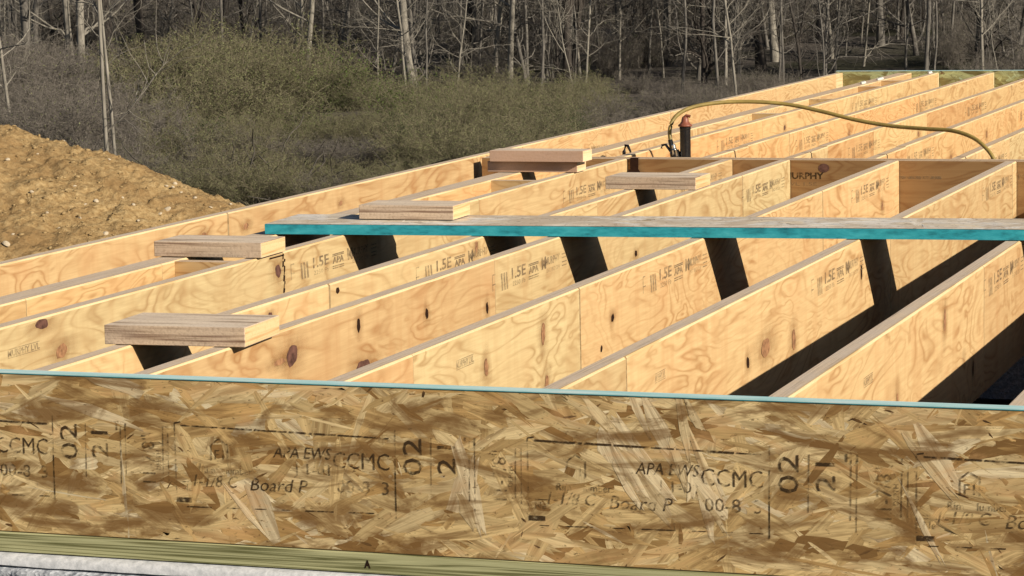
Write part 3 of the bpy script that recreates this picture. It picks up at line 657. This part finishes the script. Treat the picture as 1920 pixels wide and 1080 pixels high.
joist(-1.20, Y0, YE, 'front joist dotted with a row of small dark oval knots', (1.900, 4.325), dark=(4.325,), stamps=((1.93, -.062), (4.36, -.07)),
      knots=((.662, -.058, .034, .024, K), (.60, -.062, .03, .008, KB), (1.04, -.136, .04, .016, K), (1.019, -.044, .012, .016, KH), (1.429, -.073, .010, .016, KH), (1.837, -.113, .010, .016, KH), (3.1, -.12, .012, .012, KH)))
joist(-0.813, Y0, YE, 'front joist with wavy pale grain and a dark half seam near mid board', (0.36, 1.387, 3.812), dark=(1.387, 3.812), stamps=((1.93, -.058), (4.27, -.06)), bars=((.59, .69, -.056),),
      knots=((1.126, -.066, .016, .026, KB), (.762, -.085, .014, .02, KB), (1.144, -.18, .016, .022, KB), (1.63, -.10, .012, .012, KH), (1.54, -.16, .008, .010, KH), (4.7, -.13, .016, .018, KB)))
joist(-0.406, Y0, YE, 'front joist crossed by the long joist shadow and the teal-edged board', (0.414, 2.85, 4.90), dark=(0.414, 4.90), stamps=((1.97, -.062), (4.35, -.055)), bars=((.60, .67, -.07),),
      knots=((1.312, -.145, .012, .016, KH), (1.737, -.155, .022, .026, KB), (1.47, -.135, .05, .022, KB), (2.48, -.085, .010, .02, KH), (3.9, -.12, .02, .02, KB)), slant=0.0)
joist(0.0, Y0, YE, 'front joist with broad grey top, deep shadow triangle low on its face', (1.952, 3.6), stamps=((2.0, -.058), (4.4, -.06)), bars=((.615, .70, -.068),), knots=((.933, -.165, .012, .03, KB), (1.45, -.06, .014, .03, KB), (1.80, -.22, .01, .02, KH)))
joist(0.406, Y0, YE, 'front joist just showing its top at the lower right corner', (1.9, 3.5))
for xx, lb in ((0.8128, 'front joist beyond the lower right corner joist'), (1.219, 'second front joist beyond the lower right corner joist'), (1.6665, 'third front joist beyond the lower right corner joist')):
    joist(xx, Y0, YE, lb, (2.4,))
# cross beam
def cross_beam():
    o = thing('cross_beam', (XL, 4.99, ZB), 'dark brown doubled cross beam with MURPHY lettering, ends of front joists butt against it', 'beam')
    mesh('ply', boxv(-2.356, XR - .042, 4.9885, 5.0265, ZB, -0.0005), BF, [M_CUT_E, M_TOPB, M_BEAM, M_CUT_E, M_BEAM, M_CUT_E], o, mi=range(6))
    mesh('ply', boxv(-2.354, XR - .042, 5.0275, 5.0655, ZB, 0.0008), BF, [M_CUT_E, M_TOPB, M_BEAM, M_CUT_E, M_LVLB, M_CUT_E], o, mi=range(6))
    pm = lambda u, v: (u, 4.9878, v); p = Print(); q = Print()
    p.text('MURPHY', -1.222, -.066, .142, .022, bold=0.03); q.bar(-.813, -.735, -.064, -.054); q.bar(-.73, -.665, -.063, -.053); q.text('MURPHY', -.40, -.062, .13, .02); q.text('LVL 1.5E', -1.215, -.09, .11, .012)
    p.build('printed_stamp', M_INK, o, pm); q.build('printed_stamp', M_STAMP_FAINT, o, pm)
    V = [(-1.08 + .02 * math.cos(a), 4.9877, -.028 + .016 * math.sin(a)) for a in np.linspace(0, 6.28, 13)[:-1]]
    mesh('knot', V, [tuple(range(12))], M_KNOT, o)
cross_beam()
# back span joists
YS, YEND = 5.069, 11.195
joist(-1.992, YS, YEND, 'doubled inner joist behind the cross beam, first in from the edge joist', (6.4, 8.9), width=0.080, face=M_LVL, top=M_TOPB)
joist(-1.835, YS, YEND, 'joist behind the cross beam, nearest the doubled inner joist', (7.1, 8.7, 10.2), face=M_LVLB, top=M_TOPB, stamps=((6.4, -.06, 1), (8.95, -.06, 1)), knots=((5.7, -.1, .03, .015, KB), (7.5, -.06, .015, .015, K)), pale_end=0.03)
for i, (xx, lb) in enumerate(((-1.517, 'joist behind the cross beam just beyond the nail gun'), (-1.212, 'joist behind the cross beam under the middle of the yellow hose'), (-0.915, 'joist behind the cross beam under the sagging run of yellow hose'))):
    joist(xx, YS, 5.632, 'short joist stub on the cross beam, ' + ('nearest the nail gun' if i == 0 else 'middle one of three' if i == 1 else 'farthest from the nail gun of three'), (), zt=-0.002, face=M_LVL if i == 1 else M_LVLB, top=M_TOPB, group='short joist stubs')
    joist(xx - .003, 5.641, YEND, lb, (6.3 + .17 * i, 7.0 + .6 * i, 9.0), face=M_LVLB, top=M_TOPB, stamps=((6.45 - .4 * i, -.06, 1), (8.9 - .3 * i, -.06, 1)), dark=(6.3,), knots=((5.95 + i * .3, -.12, .02, .02, KB), (7.4, -.08, .02, .015, KB)), pale_end=0.03)
for xx, lb in ((-0.61, 'joist behind the cross beam where the yellow hose comes down'), (-0.305, 'joist behind the cross beam past the end of the yellow hose'), (0.0, 'second joist past the end of the yellow hose'), (0.305, 'third joist past the end of the yellow hose'), (0.61, 'fourth joist past the end of the yellow hose'), (0.915, 'fifth joist past the end of the yellow hose'), (1.22, 'sixth joist past the end of the yellow hose'), (1.6665, 'last joist behind the cross beam')):
    joist(xx, YS, YEND, lb, (5.36, 6.1, 8.4), face=M_LVL, top=M_TOPB, stamps=((5.5, -.07, 1), (8.0, -.06, 1)))
# short blocking between the inner joist and its neighbour
for y, xr, lb in ((1.73, -1.8385, 'short cross block beside the front offcut on the inner joist'), (4.075, -1.8385, 'short cross block just before the stacked lumber pieces'), (7.535, -1.8735, 'short cross block below the crest of the yellow hose'),
                  (8.643, -1.8735, 'second short cross block behind the nail gun'), (9.76, -1.8735, 'third short cross block, near the far rim'), (10.35, -1.8735, 'last short cross block before the far rim')):
    bb = thing('cross_block', (-1.99, y, ZB), lb, 'blocking', 'short cross blocks along the inner joist')
    mesh('core', boxv(-1.9915, xr, y, y + .038, ZB, -.001), BF, [M_CUT_E, M_TOPB, M_LVLB, M_CUT_E, M_LVLB, M_CUT_E], bb, mi=range(6))
# far rim
def far_rim():
    o = thing('rim_board', (XL, 11.21, ZB), 'greenish strand board rim closing the far end of the deck', 'rim board')
    mesh('board_core', boxv(XL, XR, 11.203, 11.2315, ZB, 0.010), BF, M_CORE, o)
    mesh('edge_paint', boxv(XL, XR, 11.2005, 11.232, 0.0102, 0.0125), BF, M_TEAL_SUN, o)
    strands('wood_strands', XL, 1.2, ZB, 0.0098, 1500, 55, PAL, M_OSBG, o, lambda u, v, h: (u, 11.2025 - h, v), big=1.2)
far_rim()
for (a, b, lb, s) in ((1620, 153, 'small white scrap on a joist end by the far rim', .016), (1652, 146, 'larger white scrap lying by the far rim', .022), (1745, 134, 'white splinter sticking up above the far rim', .014)):
    p = at_z(a, b, 0.012); p[1] = min(p[1], 11.16)
    oo = bevel_box('wood_scrap', (p[0] - s, p[0] + s * .6, p[1] - .012, p[1] + .012, 0.001, .013), flat('white_scrap', (.85, .82, .76), .6, .3, 0, .1), None, .003, rot=.5, tilt=(.1, -.25)); tag(oo, lb, 'scrap', 'white scraps by the far rim')

# ------------------------------------------------------------------ loose offcuts
def offcut(x0, x1, y0, y1, z0, h, label, rot=0.0, mats=None, tilt=(0, 0)):
    o = bevel_box('offcut_block', (x0, x1, y0, y1, z0, z0 + h), mats or [M_CUT_F, M_CUT_T, M_CUT_E], None, .0016, mi=(0, 1, 0, 2, 0, 2), rot=rot, tilt=tilt)
    tag(o, label, 'offcut', 'loose wood offcuts on the joists'); return o
offcut(-1.472, -1.174, .366, .552, .0016, .0385, 'laminated offcut nearest the rim board, lying on two joists', 0.05)
offcut(-2.085, -1.790, 1.803, 1.960, .0024, .0385, 'laminated offcut just in front of the free end of the teal-edged board', 0.02)
offcut(-1.808, -1.535, 2.495, 2.640, .0325, .0385, 'laminated offcut lying on top of the teal-edged board', 0.03)
PN = [M_PINE_F, M_CUT_T, M_PINE_E]
offcut(-2.112, -1.79, 4.375, 4.475, .0024, .036, 'lower lumber piece of the stacked pair, bright cut end', 0.0, PN)
offcut(-2.095, -1.76, 4.350, 4.45, .0392, .038, 'upper lumber piece of the stacked pair before the cross beam', 0.0, PN)
offcut(-1.506, -1.212, 3.79, 3.965, .0016, .0385, 'laminated offcut beyond the teal-edged board, in front of the cross beam', 0.0)

# ------------------------------------------------------------------ nail gun, hose, strap
def nail_gun():
    Yg = 5.098
    b = at_y(1285, 294, Yg); o = thing('nail_gun', (b[0], Yg, -0.16), 'black nail gun with orange cap propped upright behind the cross beam', 'nail gun')
    top = at_y(1285, 237, Yg)[2]; r = .0195
    V, Fc = lathe([(r * .9, -.16), (r, -.155), (r, -.02), (r * 1.04, -.018), (r * 1.04, -.008), (r, -.006), (r, top - .012), (r * 1.05, top - .010), (r * 1.05, top - .002), (r * .95, top)], 20, (b[0], Yg + .002, 0))
    mesh('magazine', V, Fc, M_BLACK, o, smooth=False)
    V, Fc = lathe([(r * 1.3, 0), (r * 1.32, .005), (r * 1.05, .009), (r * .72, .016), (r * .66, .026), (r * .5, .034), (r * .3, .036)], 18, (b[0], Yg + .002, top))
    cp = mesh('end_cap', V, Fc, M_ORANGE, o, smooth=True)
    P = np.array([[(b[0] - .012, Yg, top + .012), (b[0] - .006, Yg, top + .03), (b[0] + .006, Yg, top + .039), (b[0] + .02, Yg, top + .036)]]); V, Q = tubes(P, np.full((1, 4), .0055), 8); mesh('latch', V, Q, M_ORANGE, cp)
    # handle end with air fitting, tilted
    h = at_y(1264, 292, Yg); ax = Vector((-.22, 0, 1)).normalized()
    V, Fc = lathe([(.017, -.13), (.019, -.05), (.020, -.01), (.019, .016), (.0165, .021), (.0165, .024)], 20, (h[0] + .006, Yg, 0), ax); mesh('handle', V, Fc, M_BLACK, o, smooth=False)
    for k, (dx, wv) in enumerate(((.0035, .0035), (.0155, .003))):
        V = [(h[0] + dx - .002, Yg - .0185, -.004), (h[0] + dx + wv + .002, Yg - .0185, -.004), (h[0] + dx - .003 + wv, Yg - .0195, .024), (h[0] + dx - .006, Yg - .0195, .024)]
        V += [(x, y + .004, z) for x, y, z in V]; mesh('highlight_strip', V, BF, M_STEEL, o)  # silver strips stand for the white highlight on the handle
    V, Fc = lathe([(.010, 0), (.011, .006), (.009, .010), (.009, .022), (.0075, .026)], 14, (h[0] + .001, Yg, .020), ax); mesh('air_fitting', V, Fc, M_STEEL, o, smooth=False)
    a = at_y(1242, 274, Yg); P = np.array([[(a[0] - .004, Yg, a[2] - .008), (a[0] - .001, Yg, a[2] + .003), (a[0] + .012, Yg, a[2] + .006), (h[0] - .006, Yg, .010), (h[0] + .002, Yg, -.012)]]); V, Q = tubes(P, np.full((1, 5), .005), 8); mesh('belt_hook', V, Q, M_BLACK, o)
    # hose, one continuous springy arc
    hp = [(1262, 284, 5.098), (1257, 262, 5.10), (1256, 243, 5.11), (1264, 222, 5.13), (1285, 206, 5.16), (1320, 196, 5.20), (1372, 191, 5.25), (1430, 191.5, 5.28), (1485, 197, 5.30), (1545, 210, 5.30), (1605, 225, 5.28), (1670, 236, 5.26), (1735, 241.5, 5.22), (1785, 245, 5.19), (1822, 257, 5.16), (1846, 275, 5.13), (1862, 296, 5.11), (1872, 325, 5.105), (1874, 370, 5.12)]
    P = spline([at_y(*q) for q in hp], 110); V, Q = tubes(P[None], np.full((1, 110), .0072), 10)
    s = thing('air_hose', tuple(P[0]), 'yellow air hose arching over the joists behind the cross beam', 'hose')
    mesh('hose', V, Q, M_HOSE, s, smooth=True)
    V, Fc = lathe([(.0085, 0), (.0088, .004), (.0088, .045), (.0082, .05)], 12, tuple(P[0] + np.array([.001, 0, -.006])), tuple(P[4] - P[0])); mesh('sleeve', V, Fc, M_BLACK, s)
    # black strap hung over the beam
    c = at_y(1190, 300, 4.985); st = thing('black_strap', (c[0], 4.98, -.09), 'dark strap hanging on the face of the cross beam beside the stamped joist end', 'strap')
    w2 = .014; V, Fc = [], []
    for i, (z, ww, yy) in enumerate(((.004, w2, 5.0), (.004, w2, 4.982), (-.02, w2 * 1.05, 4.979), (-.035, w2 * 1.0, 4.978), (-.045, w2 * 1.5, 4.976), (-.062, w2 * 1.8, 4.975), (-.066, w2 * 1.5, 4.976))):
        V += [(c[0] - ww * 1.1, yy, z), (c[0] + ww, yy, z), (c[0] + ww, yy + .004, z - .0005), (c[0] - ww * 1.1, yy + .004, z - .0005)]
        if i: k = 4 * i; Fc += [(k - 4, k - 3, k + 1, k), (k - 3, k - 2, k + 2, k + 1), (k - 2, k - 1, k + 3, k + 2), (k - 1, k - 4, k, k + 3)]
    Fc += [(3, 2, 1, 0), (24, 25, 26, 27)]; mesh('webbing', V, Fc, M_KNOTK, st)
    d = at_z(1176, 285, 0.0); d[1] = max(d[1], 5.09)
    hk = thing('metal_hook', (d[0], d[1], 0), 'small black hook standing on a joist just behind the cross beam', 'hook')
    b0 = at_y(1170, 285, d[1]); b1 = at_y(1182, 284, d[1]); tp = at_y(1174, 272, d[1])
    P = np.array([[(b0[0], d[1], -.03), (b0[0], d[1], b0[2]), (tp[0] - .002, d[1], tp[2]), (tp[0] + .006, d[1], tp[2] - .002), (b1[0], d[1], b1[2]), (b1[0] + .001, d[1], -.02)]]); V, Q = tubes(P, np.array([[.006, .007, .006, .006, .004, .003]]), 8); mesh('bar', V, Q, M_BLACK, hk)
nail_gun()

# ------------------------------------------------------------------ woods
def unit(a): return a / (np.linalg.norm(a, axis=-1, keepdims=True) + 1e-9)
def grow(rs, S, D, L, Kp, wob, up, r0, taper=0.25):
    N = len(S); P = np.zeros((N, Kp, 3)); P[:, 0] = S; d = unit(np.asarray(D, float)); st = (L / (Kp - 1))[:, None]
    for k in range(1, Kp):
        d = unit(d + rs.normal(0, wob, (N, 3)) + np.array([0, 0, 1.0]) * up); P[:, k] = P[:, k - 1] + d * st
    R = r0[:, None] * np.linspace(1, taper, Kp)[None]
    return P, R
def pick(rs, P, R, N, lo=0.1):
    n, Kp, _ = P.shape; i = rs.randint(0, n, N); t = rs.uniform(lo, .98, N) * (Kp - 1); k = np.minimum(t.astype(int), Kp - 2); f = (t - k)[:, None]
    return P[i, k] * (1 - f) + P[i, k + 1] * f, unit(P[i, k + 1] - P[i, k]), R[i, k]
def tree_data(seed, h, r, lean, bark, forks=0, low=0.12, nb=16, nt=150, wob=.05):
    rs = np.random.RandomState(seed)
    P, R = grow(rs, np.array([[0, 0, -.15]]), np.array([[math.sin(lean), rs.uniform(-.05, .05), 1.0]]), np.array([h]), 16, wob, .03, np.array([r]), .25)
    R[:, 0] *= 1.35
    tr = [tubes(P, R, 8)]
    if forks:
        s, d, q = pick(rs, P[:, 1:8], R[:, 1:8], forks, .1); Pf, Rf = grow(rs, s, d + rs.normal(0, .25, (forks, 3)) * np.array([1, 1, .2]), rs.uniform(.55, .8, forks) * h, 12, .07, .06, q * .75, .2); tr.append(tubes(Pf, Rf, 7))
    else: Pf, Rf = P, R
    s, d, q = pick(rs, P, R, nb, low); Pb, Rb = grow(rs, s, d * .6 + unit(rs.normal(0, 1, (nb, 3)) * np.array([1, 1, .35])), rs.uniform(.6, 2.4, nb) * h / 9, 8, .22, .07, np.minimum(q * .45, .03), .25)
    s, d, q = pick(rs, np.concatenate([Pb]), Rb, nt, .15); Pt, Rt = grow(rs, s, d + rs.normal(0, .7, (nt, 3)), rs.uniform(.25, .9, nt), 5, .3, .05, np.full(nt, .006), .4)
    V, Q = merge([tubes(Pb, Rb, 5), tubes(Pt, Rt, 3)]); tv, tq = merge(tr)
    return fast_data('trunk', tv, tq, bark, smooth=True), fast_data('crown', V, Q, bark)
def shrub_data(seed, w_, h, leafmat, nl, twig, ns=60, n2=520, n3=1500, leafs=.02, arch=-.06):
    rs = np.random.RandomState(seed); a = rs.uniform(0, 6.28, ns); rr = rs.uniform(0, .45, ns) * w_
    S = np.stack([np.cos(a) * rr, np.sin(a) * rr, np.full(ns, -.1)], -1); D = np.stack([np.cos(a) * rs.uniform(.1, .9, ns), np.sin(a) * rs.uniform(.1, .9, ns), np.ones(ns)], -1)
    P, R = grow(rs, S, D, rs.uniform(.6, 1.25, ns) * h, 8, .16, arch, np.full(ns, .011), .3)
    s, d, q = pick(rs, P, R, n2, .15); P2, R2 = grow(rs, s, d + rs.normal(0, .8, (n2, 3)), rs.uniform(.25, .75, n2) * h / 2.2, 5, .3, -.02, np.full(n2, .0055), .5)
    s, d, q = pick(rs, P2, R2, n3, .1); P3, R3 = grow(rs, s, d + rs.normal(0, .9, (n3, 3)), rs.uniform(.1, .4, n3), 3, .3, 0, np.full(n3, .004), .6)
    Vw, Qw = merge([tubes(P, R, 4), tubes(P2, R2, 3), tubes(P3, R3, 3)]); lo = None
    if nl:
        s1, _, _ = pick(rs, P3, R3, nl * 3 // 4, .0); s2, _, _ = pick(rs, P2, R2, nl - nl * 3 // 4, .2); s = np.concatenate([s1, s2]) + rs.normal(0, .02, (nl, 3))
        A = unit(rs.normal(0, 1, (nl, 3))); B = unit(np.cross(A, rs.normal(0, 1, (nl, 3)))); Ls = leafs * rs.uniform(.6, 1.5, (nl, 1))
        V = np.stack([s - A * Ls, s + B * Ls * .5, s + A * Ls, s - B * Ls * .5], 1).reshape(-1, 3); lo = fast_data('leaves', V, np.arange(nl * 4).reshape(-1, 4), leafmat)
    return fast_data('twigs', Vw, Qw, twig), lo
_wr = random.Random(12)
def place(name, datas, names, x, y, label, cat, group, s=1.0, rz=None, sz=None, z=None):
    o = bpy.data.objects.new(name, None); link(o); o.location = (x, y, float(gh(x, y)) if z is None else z); o.scale = (s, s, sz or s)
    o.rotation_euler = (0, 0, _wr.uniform(0, 6.28) if rz is None else rz)
    for d, n in zip(datas, names):
        if d is not None: link(bpy.data.objects.new(n, d), o)
    return tag(o, label, cat, group)

T_thin = [tree_data(100 + k, 9, .036, (.02, -.06, .09)[k % 3], (M_BARK, M_BARKP, M_BARK)[k % 3], 0, .08, 20, 190) for k in range(3)]
T_mid = [tree_data(120 + k, 11, .085, (.03, -.05, .0, .07)[k], (M_BARKP, M_BARK, M_BARKD, M_BARK)[k], (0, 1, 1, 0)[k], .1, 20, 190) for k in range(4)]
T_big = [tree_data(140 + k, 13, .14, (.02, -.03)[k], (M_BARK, M_BARKD)[k], (1, 2)[k], .1, 22, 200) for k in range(2)]
T_sap = [tree_data(160 + k, 5, .022, (.1, -.12, .2)[k], (M_BARK, M_BARKP, M_BARK)[k], 1, .05, 26, 260) for k in range(3)]
T_pale = [tree_data(180 + k, 9, .055, (.0, .1, -.12)[k], M_BARKP, (1, 0, 0)[k], .06, 14, 120) for k in range(3)]
T_twin = [tree_data(190 + k, 6.5, .027, 0, M_BARKP, 0, .12, 8, 60, .012) for k in range(2)]
T_low = [tree_data(195 + k, 7, .05, (.05, -.1)[k], (M_BARKD, M_BARK)[k], 2, .02, 34, 320) for k in range(2)]
TN = ('trunk', 'crown')
def tree_at(d, px, Y, label, group=None, s=1.0, rz=0.0):
    p = at_y(px, 150, Y); return place('bare_tree', d, TN, p[0], Y, label, 'tree', group, s, rz)
tree_at(T_twin[1], 196, 24, 'pale slender twin-stemmed tree rising behind the dirt mound', s=1.0, rz=.3)
tree_at(T_twin[0], 213, 24.3, 'thin pale stem beside the twin-stemmed tree behind the dirt mound', s=.85, rz=2.9)
tree_at(T_thin[1], 20, 30, 'thin pale tree at the left edge above the dirt mound', s=.8, rz=1.0)
tree_at(T_mid[1], 47, 40, 'grey forked tree near the left edge of the woods', s=1.0, rz=2.0)
tree_at(T_mid[0], 150, 43, 'grey leaning tree behind the bare thicket left of the twin-stemmed tree', rz=1.5)
tree_at(T_mid[2], 213, 46, 'dark trunk directly behind the pale twin-stemmed tree', s=1.3, rz=.4)
tree_at(T_big[1], 275, 48, 'black trunked tree right of the pale twin-stemmed tree', s=.8, rz=.9)
tree_at(T_mid[2], 420, 52, 'dark forked tree behind the olive shrubs', rz=3.3)
tree_at(T_pale[2], 572, 42, 'pale leaning trunk rising out of the olive shrubs', s=1.0, rz=3.3)
tree_at(T_thin[1], 566, 44, 'slim pale trunk just behind the leaning one in the olive shrubs', rz=2.2)
tree_at(T_mid[0], 778, 42, 'straight pale grey trunk behind the bright green shrub', s=.95, rz=3.0)
tree_at(T_thin[2], 766, 43, 'thin dark companion close beside the straight pale grey trunk', rz=3.2)
tree_at(T_thin[0], 865, 46, 'thin grey tree between the straight trunk and the clump', rz=.7)
tree_at(T_big[0], 897, 50, 'broad pale grey trunk at the back of the clump', s=.8, rz=1.2)
tree_at(T_pale[1], 925, 45, 'pale tree in the clump above the stacked lumber', s=.95, rz=.2)
tree_at(T_pale[2], 955, 44, 'crooked pale tree with light bark patch, right of the clump', s=1.0, rz=2.8)
tree_at(T_thin[0], 990, 46, 'thin leaning tree right of the crooked pale tree', rz=3.9)
tree_at(T_thin[2], 1020, 47, 'slim grey tree left of the dark forked tree', rz=1.9)
tree_at(T_mid[2], 1063, 45, 'dark forked tree with a long low branch behind the edge joist', s=1.0, rz=2.4)
tree_at(T_mid[3], 1250, 52, 'grey tree behind the nail gun', rz=.5)
tree_at(T_thin[1], 1322, 50, 'thin pale tree above the crest of the yellow hose', rz=1.4)
tree_at(T_mid[3], 1375, 54, 'grey tree between the nail gun and the far deck corner', rz=2.7)
tree_at(T_big[1], 1428, 50, 'black trunk of the dense clump near the far deck corner', s=.75, rz=.6)
tree_at(T_mid[0], 1455, 52, 'grey trunk of the dense clump near the far deck corner', s=1.0, rz=2.1)
tree_at(T_big[0], 1540, 56, 'forked grey tree rising from the far corner of the deck', s=.7, rz=.2)
tree_at(T_mid[3], 1652, 55, 'straight slim grey tree behind the far rim', rz=3.6)
tree_at(T_mid[2], 1690, 57, 'dark slim tree right of the straight slim one behind the far rim', s=.7, rz=4.1)
tree_at(T_big[1], 1835, 54, 'dark forked tree near the right end of the woods', s=.75, rz=2.5)
tree_at(T_mid[0], 1850, 55, 'pale straight trunk beside the dark forked tree at the right', s=1.0, rz=1.1)
tree_at(T_mid[1], 1893, 60, 'grey crooked tree at the right edge of the woods', rz=5.0)
GRP = 'bare trees deeper in the woods'; LB = 'bare slender tree standing deeper in the grey woods'
for k in range(165):
    Y = 45 + 70 * _wr.random() ** 1.3; px = _wr.uniform(-140, 2080); p = at_y(px, 100, Y)
    d = _wr.choice(T_thin * 4 + T_mid + T_sap * 3 + T_low * 2); place('bare_tree', d, TN, p[0], Y, LB, 'tree', GRP, _wr.uniform(.65, 1.15))
for k in range(135):
    px = (_wr.uniform(960, 1580) if k < 58 else _wr.uniform(600, 960) if k < 80 else _wr.uniform(1560, 1960) if k < 112 else _wr.uniform(-20, 600)); Y = _wr.uniform(38, 58) if px < 1560 else _wr.uniform(44, 64)
    if px < 600: Y += 5
    p = at_y(px, 150, Y); place('bare_tree', _wr.choice(T_sap + T_thin * 2 + T_low), TN, p[0], Y, 'thin bare sapling at the front of the woods', 'tree', 'saplings at the front of the woods', _wr.uniform(.45, .9))
# shrubs
SN = ('twigs', 'leaves')
S_ol = [shrub_data(200 + k, 1.6, 1.9, M_LEAF, 9500, M_TWIG, 60, 650, 2300, leafs=.015) for k in range(3)]
S_gr = [shrub_data(210, 1.3, 1.6, M_LEAFG, 6500, M_TWIG, 60, 500, 1600), shrub_data(211, 1.2, 1.3, M_LEAFD, 7000, M_TWIG, 60, 500, 1500)]
S_br = [shrub_data(220 + k, 1.5, 1.8, M_LEAF, 500, M_TWIGB, 60, 620, 2400, arch=-.03) for k in range(3)]
def mass(name, label):
    o = bpy.data.objects.new(name, None); link(o); return tag(o, label, None, None, 'stuff')
def shrub_in(parent, d, px, Y, s, sz=None):
    p = at_y(px, 200, Y); rz = _wr.uniform(0, 6.28)
    for dd, n in zip(d, SN):
        if dd is None: continue
        c = bpy.data.objects.new(n, dd); link(c, parent); c.location = (p[0], Y, float(gh(p[0], Y))); c.rotation_euler = (0, 0, rz); c.scale = (s, s, sz or s)
def shrub(d, px, Y, s, label, sz=None):
    p = at_y(px, 200, Y); place('shrub', d, SN, p[0], Y, label, 'shrub', None, s, None, sz)
ug = mass('woodland_undergrowth', 'bare brown twigs and brush under the trees')
th = mass('olive_thicket', 'olive grey thicket between the dirt mound and the woods')
for r, (Y, drop_, st_) in enumerate(((39, -6, 40), (36, 14, 58), (32, 62, 72), (28.5, 115, 76), (26, 165, 70), (23.8, 205, 60), (22, 240, 50))):
    for px in np.arange(-10 if r < 3 else 255, 830, st_):
        q = px + _wr.uniform(-18, 18); top = np.interp(q, [0, 230, 300, 400, 480, 560, 650, 750, 800], [60, 105, 80, 58, 70, 108, 145, 180, 200]) + drop_ + _wr.uniform(-34, 34)
        P_ = at_y(q, top, Y); hz = max(.2, (P_[2] - float(gh(P_[0], Y))) / 2.0)
        d_ = S_br[r % 3] if q < 215 else (S_br[int(q) % 3] if _wr.random() < (.04, .06, .1, .18, .25, .3, .3)[r] else S_gr[0] if (r < 3 and _wr.random() < .22) else _wr.choice(S_ol))
        shrub_in(th if q > 215 else ug, d_, q, Y, hz * _wr.uniform(1.0, 1.35), hz)
shrub(S_gr[0], 770, 33.5, .55, 'brightest yellow-green shrub below the straight pale trunk')
shrub(S_gr[0], 640, 36.5, .62, 'green shrub behind the leaning pale trunk')
shrub(S_gr[1], 372, 26.5, .48, 'deep green shrub right of the dirt mound crest')
for k in range(70):
    Y = _wr.uniform(58, 100); shrub_in(ug, _wr.choice(S_br), _wr.uniform(-100, 2020), Y, _wr.uniform(1.0, 1.6), _wr.uniform(.9, 1.5))
lg = mass('low_green_cover', 'low grey-green growth behind the edge joist')
for k in range(30): shrub_in(ug, _wr.choice(S_br), _wr.uniform(1060, 1580), _wr.uniform(30, 44), _wr.uniform(.16, .3))
for k in range(40): shrub_in(lg, _wr.choice([S_gr[1], S_ol[0], S_ol[1], S_ol[2]]), 790 + k * 8.5 + _wr.uniform(-10, 10), _wr.uniform(25, 38), _wr.uniform(.26, .42))
for k in range(130):
    Y = 42 + 55 * _wr.random(); px = _wr.uniform(-80, 2000); shrub_in(ug, _wr.choice(S_br), px, Y, _wr.uniform(.18, .42) + .010 * (Y - 40), _wr.uniform(.18, .5) + .012 * (Y - 40))
for px, Y, s in ((100, 31, .6), (170, 30, .55), (230, 28, .5), (120, 27, .5), (30, 27.5, .5), (280, 27, .42), (200, 25, .38), (240, 24, .3)): shrub_in(ug, _wr.choice(S_br), px, Y, s)
# brush pile of dead sticks
def brush_pile():
    rs = np.random.RandomState(8); c = at_y(490, 345, 23.0); gz = float(gh(c[0], 23.0)); N = 300
    S = np.stack([rs.normal(0, 1.0, N), rs.normal(0, .7, N), np.abs(rs.normal(0, .28, N))], -1); D = rs.normal(0, 1, (N, 3)) * np.array([1, 1, .45])
    P, R = grow(rs, S, D, rs.uniform(.4, 1.3, N), 6, .25, -.08, rs.uniform(.006, .02, N), .4); V, Q = tubes(P, R, 5); V[:, 2] = np.maximum(V[:, 2], -.05)
    o = link(bpy.data.objects.new('brush_pile', fast_data('brush_pile', V, Q, M_TWIGD))); o.location = (c[0], 23.0, gz - .05); o.scale = (.8, .8, .62)
    tag(o, 'dark heap of dead sticks between the dirt mound and the olive shrubs', 'brush pile')
brush_pile()
